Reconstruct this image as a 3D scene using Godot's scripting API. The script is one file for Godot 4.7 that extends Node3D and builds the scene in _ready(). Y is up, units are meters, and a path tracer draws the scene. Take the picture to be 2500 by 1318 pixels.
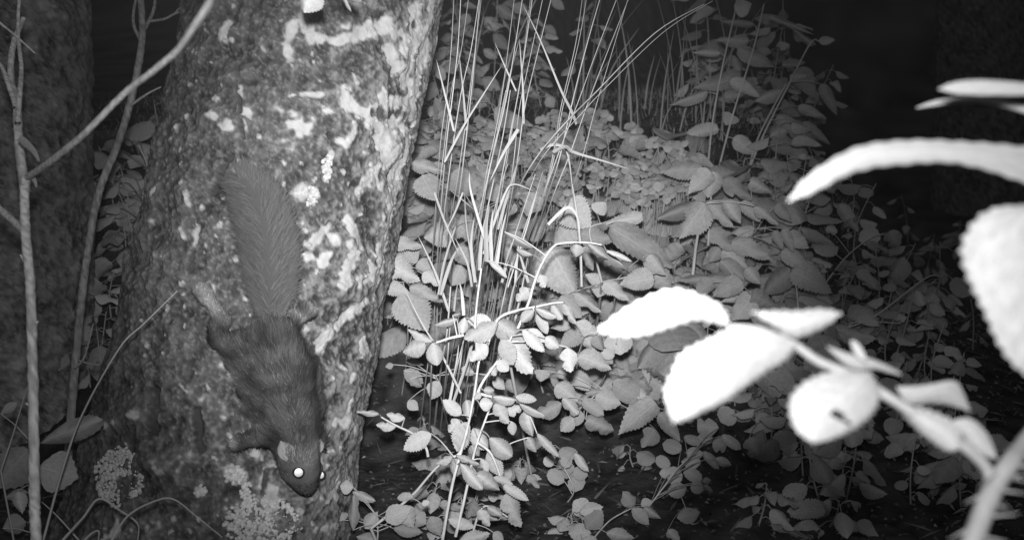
extends Node3D
# A flying squirrel climbing head-down on a leaning tree trunk at night, seen by a trail camera in the light of its infrared flash.

const F := 2681.0            # focal length in pixels of the 2500 x 1318 photograph
const TILT := 12.0           # degrees the camera looks down
const EYE := Vector3(0, 0.55, 0)

var rng := RandomNumberGenerator.new()
var look: Basis
var names := {}
var M := {}
var leafs := {}
var hill_noise := FastNoiseLite.new()
var n_big := FastNoiseLite.new()
var n_mid := FastNoiseLite.new()
var n_fine := FastNoiseLite.new()

# ---------------------------------------------------------------- helpers
func P(x: float, y: float, d: float) -> Vector3:      # a point seen at (x, y) of the photograph, d metres deep
	return EYE + look * Vector3((x - 1250.0) / F * d, -(y - 659.0) / F * d, -d)

func R(a: float, b: float) -> float:
	return rng.randf_range(a, b)

func ground_y(x: float, z: float) -> float:
	var f := -z
	var bank := 0.38 * smoothstep(1.22, 1.95, f) * (1.0 - smoothstep(0.3, 0.9, x - (f - 1.5) * 0.1))
	var h := 0.05 * (1.0 - smoothstep(0.2, 0.9, x)) + bank
	h += 14.0 * smoothstep(5.0, 40.0, Vector2(x, z).length())
	h += 0.018 * hill_noise.get_noise_2d(x, z) + 0.006 * hill_noise.get_noise_2d(x * 4.0 + 9.0, z * 4.0)
	return h

func ground_depth(x: float, y: float) -> float:
	var d := 0.6
	while d < 3.2:
		var p := P(x, y, d)
		if p.y < ground_y(p.x, p.z):
			return d
		d += 0.02
	return d

func numbered(called: String) -> String:
	names[called] = names.get(called, -1) + 1
	return called if names[called] == 0 else "%s_%03d" % [called, names[called]]

func thing(called: String, label: String, category: String, at: Vector3, group := "") -> Node3D:
	var o := Node3D.new()
	o.name = numbered(called)
	add_child(o)
	o.position = at
	tag(o, label, category, group)
	return o

func tag(o: Node, label: String, category: String, group := "") -> void:
	o.set_meta("label", label)
	o.set_meta("category", category)
	if group != "":
		o.set_meta("group", group)

func obj(called: String, mesh: Mesh, m: Material, parent: Node) -> MeshInstance3D:
	var o := MeshInstance3D.new()
	o.name = called
	o.mesh = mesh
	o.material_override = m
	o.cast_shadow = GeometryInstance3D.SHADOW_CASTING_SETTING_ON
	parent.add_child(o, true)
	return o

func world_obj(called: String, mesh: Mesh, m: Material, parent: Node3D) -> MeshInstance3D:   # a mesh made in world axes, under a thing that stands somewhere
	var o := obj(called, mesh, m, parent)
	o.position = -parent.position
	return o

func grey(v: float) -> Color:
	return Color(v, v, v).linear_to_srgb()

func mat(v: float, rough := 0.7, spec := 0.4) -> StandardMaterial3D:
	var m := StandardMaterial3D.new()
	m.albedo_color = grey(v)
	m.roughness = rough
	m.metallic_specular = spec
	m.cull_mode = BaseMaterial3D.CULL_DISABLED
	return m

func painted(rough := 0.8, spec := 0.25) -> StandardMaterial3D:      # takes its colour from the vertices
	var m := mat(1.0, rough, spec)
	m.albedo_color = Color.WHITE
	m.vertex_color_use_as_albedo = true
	return m

func array_mesh(v: PackedVector3Array, n: PackedVector3Array, i: PackedInt32Array, c := PackedColorArray(), uv := PackedVector2Array()) -> ArrayMesh:
	for k in range(0, i.size(), 3):            # front faces run clockwise
		var p := v[i[k]]
		if (v[i[k + 1]] - p).cross(v[i[k + 2]] - p).dot(n[i[k]] + n[i[k + 1]] + n[i[k + 2]]) > 0.0:
			var swap := i[k + 1]
			i[k + 1] = i[k + 2]
			i[k + 2] = swap
	var a := []
	a.resize(Mesh.ARRAY_MAX)
	a[Mesh.ARRAY_VERTEX] = v
	a[Mesh.ARRAY_NORMAL] = n
	a[Mesh.ARRAY_INDEX] = i
	if c.size() > 0:
		a[Mesh.ARRAY_COLOR] = c
	if uv.size() > 0:
		a[Mesh.ARRAY_TEX_UV] = uv
	var m := ArrayMesh.new()
	m.add_surface_from_arrays(Mesh.PRIMITIVE_TRIANGLES, a)
	return m

func smooth_line(pts: Array, per: int) -> Array:       # Catmull-Rom
	if pts.size() < 3:
		var two := []
		for k in per + 1:
			two.append(pts[0].lerp(pts[1], float(k) / per))
		return two
	var out := []
	for i in pts.size() - 1:
		var a: Vector3 = pts[maxi(i - 1, 0)]
		var b: Vector3 = pts[i]
		var c: Vector3 = pts[i + 1]
		var d: Vector3 = pts[mini(i + 2, pts.size() - 1)]
		for k in per:
			out.append(b.cubic_interpolate(c, a, d, float(k) / per))
	out.append(pts[-1])
	return out

class Shape:
	var v := PackedVector3Array()
	var n := PackedVector3Array()
	var c := PackedColorArray()
	var i := PackedInt32Array()

func add_tube(s: Shape, line: Array, r0: float, r1: float, sides := 6, tone := 0.4, speckle := 0.12, knots := 0.0) -> void:
	var side := Vector3.UP
	var from := s.v.size()
	for k in line.size():
		var p: Vector3 = line[k]
		var dir: Vector3 = (line[mini(k + 1, line.size() - 1)] - line[maxi(k - 1, 0)]).normalized()
		if k == 0:
			side = dir.cross(Vector3(0.3, 0.2, 0.9)).normalized()
		side = (side - dir * side.dot(dir)).normalized()
		var other := dir.cross(side)
		var t := float(k) / maxf(line.size() - 1, 1)
		var r := lerpf(r0, r1, t)
		for q in sides:
			var a := TAU * q / sides
			var nn := side * cos(a) + other * sin(a)
			var rr := r * (1.0 + knots * R(-1, 1))
			s.v.append(p + nn * rr)
			s.n.append(nn)
			var g := tone * (1.0 + speckle * R(-1, 1))
			s.c.append(Color(g, g, g))
		if k > 0:
			var b := from + (k - 1) * sides
			for q in sides:
				var q2 := (q + 1) % sides
				s.i.append_array([b + q, b + q2, b + sides + q, b + q2, b + sides + q2, b + sides + q])
	for e in [[from, line[0]], [from + (line.size() - 1) * sides, line[-1]]]:
		var mid := s.v.size()
		s.v.append(e[1])
		s.n.append(s.n[e[0]])
		s.c.append(s.c[e[0]])
		for q in sides:
			s.i.append_array([mid, e[0] + q, e[0] + (q + 1) % sides])

func shape_mesh(s: Shape) -> ArrayMesh:
	return array_mesh(s.v, s.n, s.i, s.c)

func px_line(a: Array, d: float, dd := 0.0) -> Array:   # [x, y, x, y ...] to points; the depth drifts by dd from the first to the last
	var out := []
	var n := a.size() / 2
	for k in n:
		out.append(P(a[k * 2], a[k * 2 + 1], d + dd * k / maxf(n - 1, 1)))
	return out

# ---------------------------------------------------------------- leaves
func leaf_mesh(kind: String, teeth: int, bite: float, fold: float, droop: float, wave: float, seed_at: int, eaten := 0.0) -> ArrayMesh:
	var r := RandomNumberGenerator.new()
	r.seed = seed_at
	var rows := teeth * 2
	var st := SurfaceTool.new()
	st.begin(Mesh.PRIMITIVE_TRIANGLES)
	st.set_smooth_group(0)
	var lop := r.randf_range(0.9, 1.1)
	for i in rows + 1:
		var t := float(i) / rows
		var w := 0.0
		match kind:
			"oval": w = 0.5 * pow(sin(PI * pow(t, 0.92)), 0.72)
			"point": w = 0.5 * 2.41 * pow(t, 0.45) * pow(1.0 - t, 0.95)
			"round": w = 0.5 * sqrt(maxf(0.0, 1.0 - pow(2.0 * t - 1.0, 2.0)))
			"lance": w = 0.5 * pow(sin(PI * pow(t, 0.85)), 0.9)
		if i == 0 or i == rows:
			w = 0.012
		for c in [-1.0, -0.5, 0.0, 0.5, 1.0]:
			var ww := w * (lop if c < 0.0 else 1.0)
			var y := t
			if eaten > 0.0 and c > 0.0:
				ww *= 1.0 - eaten * c * exp(-pow((t - 0.55) * 7.0, 2.0)) * r.randf_range(0.8, 1.1)
			if eaten > 0.0 and c < 0.0:
				ww *= 1.0 + eaten * 0.6 * c * exp(-pow((t - 0.8) * 9.0, 2.0))
			if absf(c) == 1.0 and i % 2 == 1:
				ww *= 1.0 - bite * r.randf_range(0.6, 1.4)
				y -= 0.3 / rows
			elif absf(c) == 1.0:
				y += 0.25 / rows
			if absf(c) < 1.0 and c != 0.0:
				y -= 0.02
			var z = -fold * c * c * w * 2.0 - droop * t * t + wave * sin(t * 11.0 + c * 2.0) * absf(c)
			if absf(c) == 0.5:
				z += 0.012 * sin(t * 26.0 + c * 3.0)
			st.set_uv(Vector2(0.5 + 0.5 * c, t))
			st.add_vertex(Vector3(c * ww, y, z))
	for i in rows:
		for c in 4:
			var b := i * 5 + c
			for k in [b, b + 5, b + 1, b + 1, b + 5, b + 6]:
				st.add_index(k)
	st.generate_normals()
	return st.commit()

func leaf_texture() -> ImageTexture:
	var im := Image.create(256, 256, false, Image.FORMAT_RGB8)
	var nz := FastNoiseLite.new()
	nz.seed = 5
	nz.frequency = 0.03
	for y in 256:
		for x in 256:
			var c := (x - 127.5) / 127.5
			var t := y / 255.0
			var g := 0.9 + 0.07 * nz.get_noise_2d(x, y) + 0.05 * nz.get_noise_2d(x * 5.0, y * 5.0)
			var s := absf(fposmod(t * 8.0 - absf(c) * 2.4, 1.0) - 0.5)
			g += 0.05 * (1.0 - smoothstep(0.0, 0.07, 0.5 - s)) * (1.0 - absf(c) * 0.5)
			g -= 0.07 * smoothstep(0.3, 0.42, s) * (1.0 - smoothstep(0.42, 0.47, s))
			g += 0.08 * (1.0 - smoothstep(0.015, 0.05, absf(c)))
			if nz.get_noise_2d(x * 2.2 + 300.0, y * 2.2) > 0.52:
				g -= 0.16
			im.set_pixel(x, y, Color(g, g, g))
	return ImageTexture.create_from_image(im)

func make_leaf_kinds() -> void:
	var tex := leaf_texture()
	var bump := NoiseTexture2D.new()
	var bn := FastNoiseLite.new()
	bn.frequency = 0.05
	bump.width = 256
	bump.height = 256
	bump.noise = bn
	bump.as_normal_map = true
	bump.bump_strength = 2.0
	bump.seamless = true
	for spec in [["rose", [0.42, 0.48, 0.54]], ["broad", [0.31, 0.38, 0.44, 0.5]], ["round", [0.34, 0.42, 0.5]], ["herb", [0.28, 0.36, 0.42, 0.48]]]:
		var list := []
		for v in spec[1]:
			var m := mat(v, 0.7, 0.25)
			m.albedo_texture = tex
			m.normal_enabled = true
			m.normal_texture = bump
			m.normal_scale = 0.35
			list.append(m)
		M[spec[0]] = list
	leafs["rose"] = [leaf_mesh("oval", 13, 0.13, 0.12, 0.08, 0.0, 1), leaf_mesh("oval", 12, 0.15, -0.1, 0.16, 0.02, 2), leaf_mesh("oval", 14, 0.12, 0.3, 0.2, 0.02, 3), leaf_mesh("oval", 12, 0.14, 0.15, 0.1, 0.05, 31, 0.45), leaf_mesh("oval", 13, 0.1, 0.5, 0.35, 0.04, 32)]
	leafs["broad"] = [leaf_mesh("point", 15, 0.13, 0.14, 0.18, 0.015, 4), leaf_mesh("point", 14, 0.15, -0.12, 0.1, 0.02, 5), leaf_mesh("point", 16, 0.12, 0.32, 0.25, 0.02, 6), leaf_mesh("point", 15, 0.13, 0.2, 0.2, 0.04, 61, 0.5), leaf_mesh("point", 14, 0.12, -0.15, 0.22, 0.04, 62), leaf_mesh("point", 15, 0.17, 0.1, 0.12, 0.06, 63, 0.25)]
	leafs["round"] = [leaf_mesh("round", 6, 0.0, 0.1, 0.08, 0.0, 7), leaf_mesh("round", 6, 0.0, -0.15, 0.1, 0.02, 8), leaf_mesh("round", 8, 0.04, 0.3, 0.2, 0.05, 81, 0.4), leaf_mesh("oval", 7, 0.03, 0.2, 0.15, 0.03, 82)]
	leafs["herb"] = [leaf_mesh("lance", 8, 0.04, 0.15, 0.15, 0.01, 9), leaf_mesh("lance", 8, 0.03, -0.1, 0.2, 0.02, 10), leaf_mesh("lance", 8, 0.05, 0.3, 0.1, 0.02, 11), leaf_mesh("lance", 9, 0.05, 0.2, 0.35, 0.05, 101, 0.4), leaf_mesh("oval", 9, 0.07, 0.25, 0.25, 0.04, 102)]

func put_leaf(parent: Node3D, kind: String, b: Vector3, t: Vector3, width: float, facing: Vector3) -> MeshInstance3D:
	var y := t - b
	var x := y.cross(facing).normalized()
	var z := x.cross(y).normalized()
	var list: Array = leafs[kind]
	var mats: Array = M[kind]
	var o := obj("leaf", list[rng.randi() % list.size()], mats[rng.randi() % mats.size()], parent)
	o.transform = Transform3D(Basis(x * width, y, z * y.length()), b - parent.position)
	return o

func photo_leaf(parent: Node3D, kind: String, x0: float, y0: float, x1: float, y1: float, w: float, d: float) -> Vector3:
	var gd := minf(ground_depth(x0, y0), ground_depth(x1, y1)) - 0.03
	d = minf(d + R(-0.03, 0.03), gd)
	var len_m := Vector2(x1 - x0, y1 - y0).length() / F * d
	var b := P(x0, y0, d)
	var t := P(x1, y1, d - R(-0.25, 0.45) * len_m)
	var facing := (EYE - b).normalized() + Vector3.UP * R(0.0, 0.35) + Vector3(R(-0.3, 0.3), R(-0.1, 0.1), 0)
	put_leaf(parent, kind, b, t, w / F * d * 1.16, facing)
	return b

# A plant drawn from the photograph: leaves [x0, y0, x1, y1, width] at depth d, stems [[x, y, x, y ...], ...]
func plant(called: String, label: String, category: String, group: String, kind: String, d: float, leaves: Array, stems := [], stem_px := 5.0, tone := 0.42) -> Node3D:
	var crown := Vector3.ZERO
	var count := leaves.size() / 5
	for k in count:
		crown += P(leaves[k * 5], leaves[k * 5 + 1], minf(d, ground_depth(leaves[k * 5], leaves[k * 5 + 1]) - 0.03)) / count
	var lines := []
	var deep: float = d
	for s in stems:
		for k in s.size() / 2:
			deep = minf(deep, ground_depth(s[k * 2], s[k * 2 + 1]) - 0.01)
	for s in stems:
		lines.append(smooth_line(px_line(s, deep), 6))
	var root_at := crown
	if lines.size() > 0:
		root_at = lines[0][0]
	root_at = root_at + Vector3(R(-0.03, 0.03), 0, -0.02)
	var up_at := root_at.y
	for k in 12:
		if ground_y(root_at.x, root_at.z) < up_at - 0.07:
			root_at.z -= 0.015
	root_at.y = ground_y(root_at.x, root_at.z) - 0.005
	var t := thing(called, label, category, root_at, group)
	var s := Shape.new()
	var r := stem_px * 0.5 / F * d
	if lines.size() > 0:
		add_tube(s, smooth_line([root_at, root_at.lerp(lines[0][0], 0.6), lines[0][0]], 4), r * 1.15, r * 1.1, 6, tone)
		for l in lines:
			add_tube(s, l, r * 1.1, r * 0.6, 6, tone, 0.2, 0.06)
	else:
		lines.append(smooth_line([root_at, root_at.lerp(crown, 0.5) + Vector3(R(-0.01, 0.01), 0, 0.008), crown], 8))
		add_tube(s, lines[0], r, r * 0.7, 5, tone)
	for k in count:
		var b := photo_leaf(t, kind, leaves[k * 5], leaves[k * 5 + 1], leaves[k * 5 + 2], leaves[k * 5 + 3], leaves[k * 5 + 4], d)
		var near: Vector3 = lines[0][-1]
		for l in lines:
			for p in l:
				if p.distance_to(b) + maxf(0.0, p.y - b.y) * 0.7 < near.distance_to(b) + maxf(0.0, near.y - b.y) * 0.7:
					near = p
		if near.distance_to(b) > 0.002:
			add_tube(s, smooth_line([near, near.lerp(b, 0.55) + Vector3(0, 0.06 * near.distance_to(b), 0), b], 3), r * 0.5, r * 0.35, 5, tone)
	world_obj("stem", shape_mesh(s), M.stem, t)
	return t

# ---------------------------------------------------------------- tree trunks
var trunk_a: Vector3
var trunk_b: Vector3

func trunk_depth(x: float, y: float) -> float:      # depth of the leaning trunk's bark seen at (x, y)
	var axis := (trunk_b - trunk_a).normalized()
	var span := trunk_a.distance_to(trunk_b)
	var d := 0.85
	var best := 1.1
	var least := 9.0
	while d < 1.16:
		var p := P(x, y, d) - trunk_a
		var h := p.dot(axis)
		var gap := (p - axis * h).length() - lerpf(0.127, 0.123, clampf(h / span, -0.2, 3.0)) * (1.0 + 0.16 * exp(-(h + 0.02) / 0.07))
		if gap < 0.0:
			return d
		if gap < least:
			least = gap
			best = d
		d += clampf(gap * 0.5, 0.0006, 0.05)
	return best

func on_trunk(x: float, y: float, lift := 0.0) -> Vector3:
	return P(x, y, trunk_depth(x, y) - lift)

# bark as one displaced sheet round a straight axis. spots: [point, point, radius, kind]; kind 0 smooth pale bark, 1 white crust, 2 dark scar
func bark_mesh(a: Vector3, b: Vector3, ra: float, rb: float, below: float, above: float, step: float, dense: int, spots: Array, dark: float, pale: float, pale_bias: float, seed_at: int) -> ArrayMesh:
	var axis := (b - a).normalized()
	var span := a.distance_to(b)
	var front := (EYE - a)
	front = (front - axis * front.dot(axis)).normalized()
	var side := axis.cross(front)
	if side.x < 0.0:
		side = -side
	var angles := []
	for k in dense + 1:
		angles.append(deg_to_rad(lerpf(-105.0, 105.0, float(k) / dense)))
	for k in 19:
		angles.append(deg_to_rad(lerpf(105.0, 255.0, (k + 1.0) / 20.0)))
	var heights := []
	var h := -below
	while h < above:
		heights.append(h)
		h += step if h > -0.06 and h < span + 0.06 else step * 8.0
	var na := angles.size()
	var nh := heights.size()
	var white := PackedFloat32Array()
	var smooth_b := PackedFloat32Array()
	var scar := PackedFloat32Array()
	white.resize(na * nh)
	smooth_b.resize(na * nh)
	scar.resize(na * nh)
	var base := PackedVector3Array()
	base.resize(na * nh)
	var out := PackedVector3Array()
	out.resize(na * nh)
	for j in nh:
		var t: float = heights[j] / span
		var r := lerpf(ra, rb, clampf(t, -0.2, 3.0))
		r *= 1.0 + 0.16 * exp(-(heights[j] + 0.02) / 0.07) if heights[j] > -0.3 else 1.6
		for k in na:
			var th: float = angles[k]
			var dir := front * cos(th) + side * sin(th)
			var lump := 1.0 + 0.035 * n_big.get_noise_3d(cos(th) * 0.1 + seed_at, heights[j] * 0.5, sin(th) * 0.1)
			base[j * na + k] = a + axis * heights[j] + dir * r * lump
			out[j * na + k] = dir
	for s in spots:
		var p: Vector3 = s[0]
		var q: Vector3 = s[1]
		var rad: float = s[2]
		var reach := rad * 1.9 + 0.003
		var lo := minf((p - a).dot(axis), (q - a).dot(axis)) - reach
		var hi := maxf((p - a).dot(axis), (q - a).dot(axis)) + reach
		var tp := atan2((p - a).dot(side), (p - a).dot(front))
		var tq := atan2((q - a).dot(side), (q - a).dot(front))
		var wide := reach / ra * 1.2
		var k0 := clampi(int((rad_to_deg(minf(tp, tq) - wide) + 105.0) / 210.0 * dense), 0, dense)
		var k1 := clampi(int((rad_to_deg(maxf(tp, tq) + wide) + 105.0) / 210.0 * dense) + 1, 0, dense)
		for j in nh:
			if heights[j] < lo or heights[j] > hi:
				continue
			for k in range(k0, k1 + 1):
				var id := j * na + k
				var v := base[id]
				var near := Geometry3D.get_closest_point_to_segment(v, p, q)
				var d := v.distance_to(near) / rad + 0.75 * n_mid.get_noise_3dv(v * 1.1) + 0.3 * n_fine.get_noise_3dv(v) - 0.15
				var m := 1.0 - smoothstep(0.6, 1.12, d)
				if s[3] == 0:
					smooth_b[id] = maxf(smooth_b[id], m)
				elif s[3] == 1:
					white[id] = maxf(white[id], m)
				else:
					scar[id] = maxf(scar[id], m)
	var vs := PackedVector3Array()
	vs.resize(na * nh)
	var cs := PackedColorArray()
	cs.resize(na * nh)
	for id in na * nh:
		var v := base[id]
		var big := n_big.get_noise_3dv(v + Vector3(seed_at, 0, 0))
		var mid := n_mid.get_noise_3dv(v + Vector3(seed_at, 0, 0))
		var fine := n_fine.get_noise_3dv(v)
		var mid2 := n_mid.get_noise_3dv(v * 2.3 + Vector3(3, 7, 0))
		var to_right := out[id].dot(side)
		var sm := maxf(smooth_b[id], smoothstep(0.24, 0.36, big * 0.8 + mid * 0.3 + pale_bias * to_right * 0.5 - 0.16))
		sm *= 1.0 - scar[id]
		var crust := 1.0 - sm
		var g := dark * (1.0 + 0.6 * big + 0.75 * mid + 0.4 * fine + 0.3 * mid2)
		g += 0.06 * smoothstep(0.25, 0.5, mid2) + 0.04 * smoothstep(0.3, 0.5, fine)
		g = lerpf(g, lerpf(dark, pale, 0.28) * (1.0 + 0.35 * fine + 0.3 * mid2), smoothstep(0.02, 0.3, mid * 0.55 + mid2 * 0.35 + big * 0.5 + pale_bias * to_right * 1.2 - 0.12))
		g = lerpf(g, pale * (1.0 + 0.22 * mid + 0.12 * mid2 + 0.1 * fine), sm)
		g = lerpf(g, 0.37 + 0.14 * fine + 0.1 * mid2, white[id])
		g = lerpf(g, dark * 0.5, scar[id] * 0.8)
		g = clampf(g, 0.025, 0.75)
		var rise := crust * (0.0018 + 0.0014 * mid + 0.0006 * mid2) + 0.0005 * fine * (0.4 + crust) + 0.0055 * big + 0.0012 * mid
		rise += white[id] * 0.0016 - scar[id] * 0.004
		vs[id] = v + out[id] * rise
		cs[id] = Color(g, g, g)
	var ns := PackedVector3Array()
	ns.resize(na * nh)
	var ix := PackedInt32Array()
	for j in nh:
		for k in na:
			var id := j * na + k
			var k2 := (k + 1) % na
			var kp := (k + na - 1) % na
			var j2 := mini(j + 1, nh - 1)
			var jp := maxi(j - 1, 0)
			var nn := (vs[j * na + k2] - vs[j * na + kp]).cross(vs[j2 * na + k] - vs[jp * na + k]).normalized()
			ns[id] = nn if nn.dot(out[id]) > 0.0 else -nn
			if j < nh - 1:
				ix.append_array([id, j * na + k2, id + na, j * na + k2, (j + 1) * na + k2, id + na])
	return array_mesh(vs, ns, ix, cs)

func crust_mesh(centre: Vector2, rx: float, ry: float, count: int, seed_at: int) -> ArrayMesh:     # a crusty lichen of many small lobes grown on the bark
	var r := RandomNumberGenerator.new()
	r.seed = seed_at
	var s := Shape.new()
	for k in count:
		var a := r.randf() * TAU
		var q := sqrt(r.randf())
		var x := centre.x + cos(a) * q * rx * r.randf_range(0.8, 1.1)
		var y := centre.y + sin(a) * q * ry * r.randf_range(0.8, 1.1)
		if n_mid.get_noise_2d(x * 0.0012, y * 0.0012 + seed_at) < -0.12 and q > 0.25:
			continue
		var at := on_trunk(x, y, 0.003)
		var up := (EYE - at).normalized()
		var sx := up.cross(Vector3.UP).normalized()
		var sy := sx.cross(up)
		var rad := r.randf_range(0.0008, 0.0024)
		var tone := r.randf_range(0.34, 0.54)
		var from := s.v.size()
		s.v.append(at + up * (rad * r.randf_range(0.2, 0.6) + r.randf_range(-0.0008, 0.0008)))
		s.n.append(up)
		s.c.append(Color(tone, tone, tone))
		for e in 7:
			var b := TAU * e / 7.0
			var rr := rad * r.randf_range(0.7, 1.25)
			var dir := sx * cos(b) + sy * sin(b)
			s.v.append(at + dir * rr - up * 0.0015)
			s.n.append((dir + up * 0.6).normalized())
			s.c.append(Color(tone * 0.92, tone * 0.92, tone * 0.92))
			s.i.append_array([from, from + 1 + e, from + 1 + (e + 1) % 7])
	return shape_mesh(s)

func main_tree() -> void:
	trunk_a = P(505, 1318, 1.10)
	trunk_b = P(775, 0, 1.12)
	var foot := trunk_a + (trunk_a - trunk_b).normalized() * 0.06
	var t := thing("leaning_tree", "leaning tree trunk with mottled pale and dark bark that the squirrel clings to", "tree", foot)
	var spots := []
	var pale := [735, 50, 762, 92, 12, 762, 92, 822, 100, 8, 822, 100, 882, 84, 10, 880, 80, 945, 58, 15, 1010, 25, 1012, 90, 18, 1002, 120, 985, 205, 14,
		945, 120, 962, 165, 15, 838, 232, 852, 262, 14, 852, 262, 902, 286, 12, 902, 290, 952, 332, 18, 950, 252, 1002, 248, 12, 930, 332, 942, 392, 16,
		960, 300, 1012, 330, 14, 745, 325, 842, 350, 6, 700, 235, 780, 230, 5, 845, 532, 876, 602, 9, 760, 592, 795, 560, 12, 795, 565, 820, 590, 8,
		952, 470, 938, 610, 14, 890, 735, 818, 792, 11, 800, 800, 778, 852, 12, 1000, 200, 990, 330, 9, 970, 390, 955, 470, 13, 745, 800, 720, 830, 8,
		1048, 0, 1030, 120, 14, 1022, 150, 1005, 260, 14, 1000, 280, 985, 380, 15, 978, 400, 955, 540, 15, 945, 560, 912, 720, 14, 900, 430, 880, 470, 14, 860, 620, 840, 660, 12, 720, 60, 700, 110, 9, 925, 600, 905, 720, 9, 870, 690, 920, 660, 8, 1040, 10, 1030, 160, 8, 560, 60, 545, 90, 8, 480, 560, 470, 600, 7]
	for k in pale.size() / 5:
		spots.append([on_trunk(pale[k * 5], pale[k * 5 + 1]), on_trunk(pale[k * 5 + 2], pale[k * 5 + 3]), pale[k * 5 + 4] / F * 1.35, 0])
	var white := [806, 372, 794, 440, 8, 862, 182, 866, 202, 7, 676, 196, 688, 206, 6, 714, 352, 716, 362, 6, 508, 78, 516, 86, 6, 500, 596, 503, 602, 7, 520, 700, 524, 715, 7,
		735, 468, 765, 478, 20, 560, 1150, 585, 1168, 19, 385, 1140, 398, 1152, 11, 450, 950, 462, 956, 4, 440, 940, 446, 946, 5, 555, 1060, 562, 1066, 5, 520, 1115, 530, 1120, 4,
		485, 1195, 492, 1205, 10, 596, 1188, 600, 1215, 9, 820, 690, 826, 694, 5, 905, 615, 910, 625, 5, 690, 395, 694, 400, 4, 460, 470, 466, 500, 6, 445, 560, 452, 580, 6,
		830, 895, 840, 900, 6, 940, 490, 948, 500, 6, 588, 225, 592, 232, 5, 640, 120, 648, 128, 6, 740, 560, 746, 566, 6, 850, 480, 856, 500, 5]
	for k in white.size() / 5:
		spots.append([on_trunk(white[k * 5], white[k * 5 + 1]), on_trunk(white[k * 5 + 2], white[k * 5 + 3]), white[k * 5 + 4] / F * 0.9, 1])
	var scars := [925, 275, 930, 280, 14, 905, 270, 908, 276, 8, 990, 300, 996, 304, 12, 1010, 55, 1012, 66, 7, 790, 770, 800, 776, 13, 590, 300, 594, 336, 6, 905, 520, 910, 530, 8, 585, 240, 590, 275, 5,
		470, 600, 466, 660, 6, 560, 380, 520, 470, 7, 380, 960, 372, 1060, 12, 330, 1050, 320, 1110, 10, 480, 1000, 490, 1100, 9, 650, 1150, 640, 1200, 8, 690, 1230, 720, 1260, 10, 800, 330, 805, 336, 7]
	for k in scars.size() / 5:
		spots.append([on_trunk(scars[k * 5], scars[k * 5 + 1]), on_trunk(scars[k * 5 + 2], scars[k * 5 + 3]), scars[k * 5 + 4] / F, 2])
	for k in 230:                                  # small white flecks of crust all over the bark
		var y := R(-40, 1340)
		var x := lerpf(505, 775, (1318.0 - y) / 1318.0) + R(-290, 285)
		var p := on_trunk(x, y)
		spots.append([p, p + Vector3(R(-0.003, 0.003), R(-0.003, 0.003), 0), R(0.0009, 0.0022), 1])
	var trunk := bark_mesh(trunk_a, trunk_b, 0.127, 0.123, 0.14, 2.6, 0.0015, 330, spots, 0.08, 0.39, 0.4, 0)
	var bark := painted(0.88, 0.25)
	var bn := NoiseTexture2D.new()
	var nz := FastNoiseLite.new()
	nz.frequency = 0.04
	bn.width = 512
	bn.height = 512
	bn.noise = nz
	bn.as_normal_map = true
	bn.bump_strength = 6.0
	bn.seamless = true
	bark.normal_enabled = true
	bark.normal_texture = bn
	bark.normal_scale = 0.3
	bark.uv1_triplanar = true
	bark.uv1_scale = Vector3(14, 14, 14)
	M.bark = bark
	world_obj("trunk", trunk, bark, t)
	var crust := painted(0.9, 0.2)
	for c in [[290, 1165, 60, 72, 480, 1], [640, 1275, 95, 62, 560, 2], [572, 1160, 24, 24, 70, 3], [752, 476, 26, 24, 80, 4], [392, 1146, 16, 14, 34, 5], [600, 1205, 14, 34, 50, 6], [488, 1198, 14, 14, 26, 7], [798, 405, 12, 34, 50, 8]]:
		world_obj("lichen", crust_mesh(Vector2(c[0], c[1]), c[2], c[3], c[4] * 2, c[5]), crust, t)

func other_trees() -> void:
	var a := P(0, 1318, 1.45)
	var b := P(-2, 0, 1.49)
	var t := thing("old_tree", "dark rough trunk at the edge of the picture, behind the thin saplings", "tree", a + Vector3(0, -0.1, 0))
	var spots := []
	var marks := [60, 345, 90, 350, 7, 110, 340, 145, 345, 6, 90, 90, 120, 95, 6, 105, 105, 130, 98, 5, 145, 275, 150, 285, 5, 40, 790, 50, 795, 6, 30, 125, 50, 70, 6, 150, 730, 170, 760, 7, 120, 300, 125, 305, 4, 180, 520, 182, 525, 4]
	for k in marks.size() / 5:
		spots.append([P(marks[k * 5], marks[k * 5 + 1], 1.35), P(marks[k * 5 + 2], marks[k * 5 + 3], 1.35), marks[k * 5 + 4] / F * 2.2, 1])
	world_obj("trunk", bark_mesh(a, b, 0.118, 0.113, 0.2, 3.0, 0.0026, 150, spots, 0.2, 0.36, 0.1, 11), M.bark, t)
	a = P(2390, 950, 3.5)
	b = P(2395, -100, 3.6)
	t = thing("far_tree", "dim tree trunk in the darkness behind the white rose leaves", "tree", a + Vector3(0, -0.1, 0))
	world_obj("trunk", bark_mesh(a, b, 0.15, 0.13, 0.35, 3.2, 0.01, 60, [], 0.11, 0.16, 0.1, 23), M.bark, t)

func sapling(called: String, label: String, d: float, branches: Array, tone: float) -> Node3D:
	var l0: Array = branches[0][0]
	var foot := P(l0[0], l0[1], d)
	foot.y = ground_y(foot.x, foot.z) - 0.01
	var t := thing(called, label, "sapling", foot)
	for k in branches.size():
		var line := px_line(branches[k][0], d + branches[k][3], branches[k][4])
		if k == 0:
			line.push_front(foot)
		var s := Shape.new()
		add_tube(s, smooth_line(line, 16), branches[k][1] * 0.5 / F * d, branches[k][2] * 0.5 / F * d, 9, branches[k][5] if branches[k].size() > 5 else tone, 0.4, 0.11)
		world_obj("stem" if k == 0 else "branch", shape_mesh(s), M.twig, t)
	return t

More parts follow.
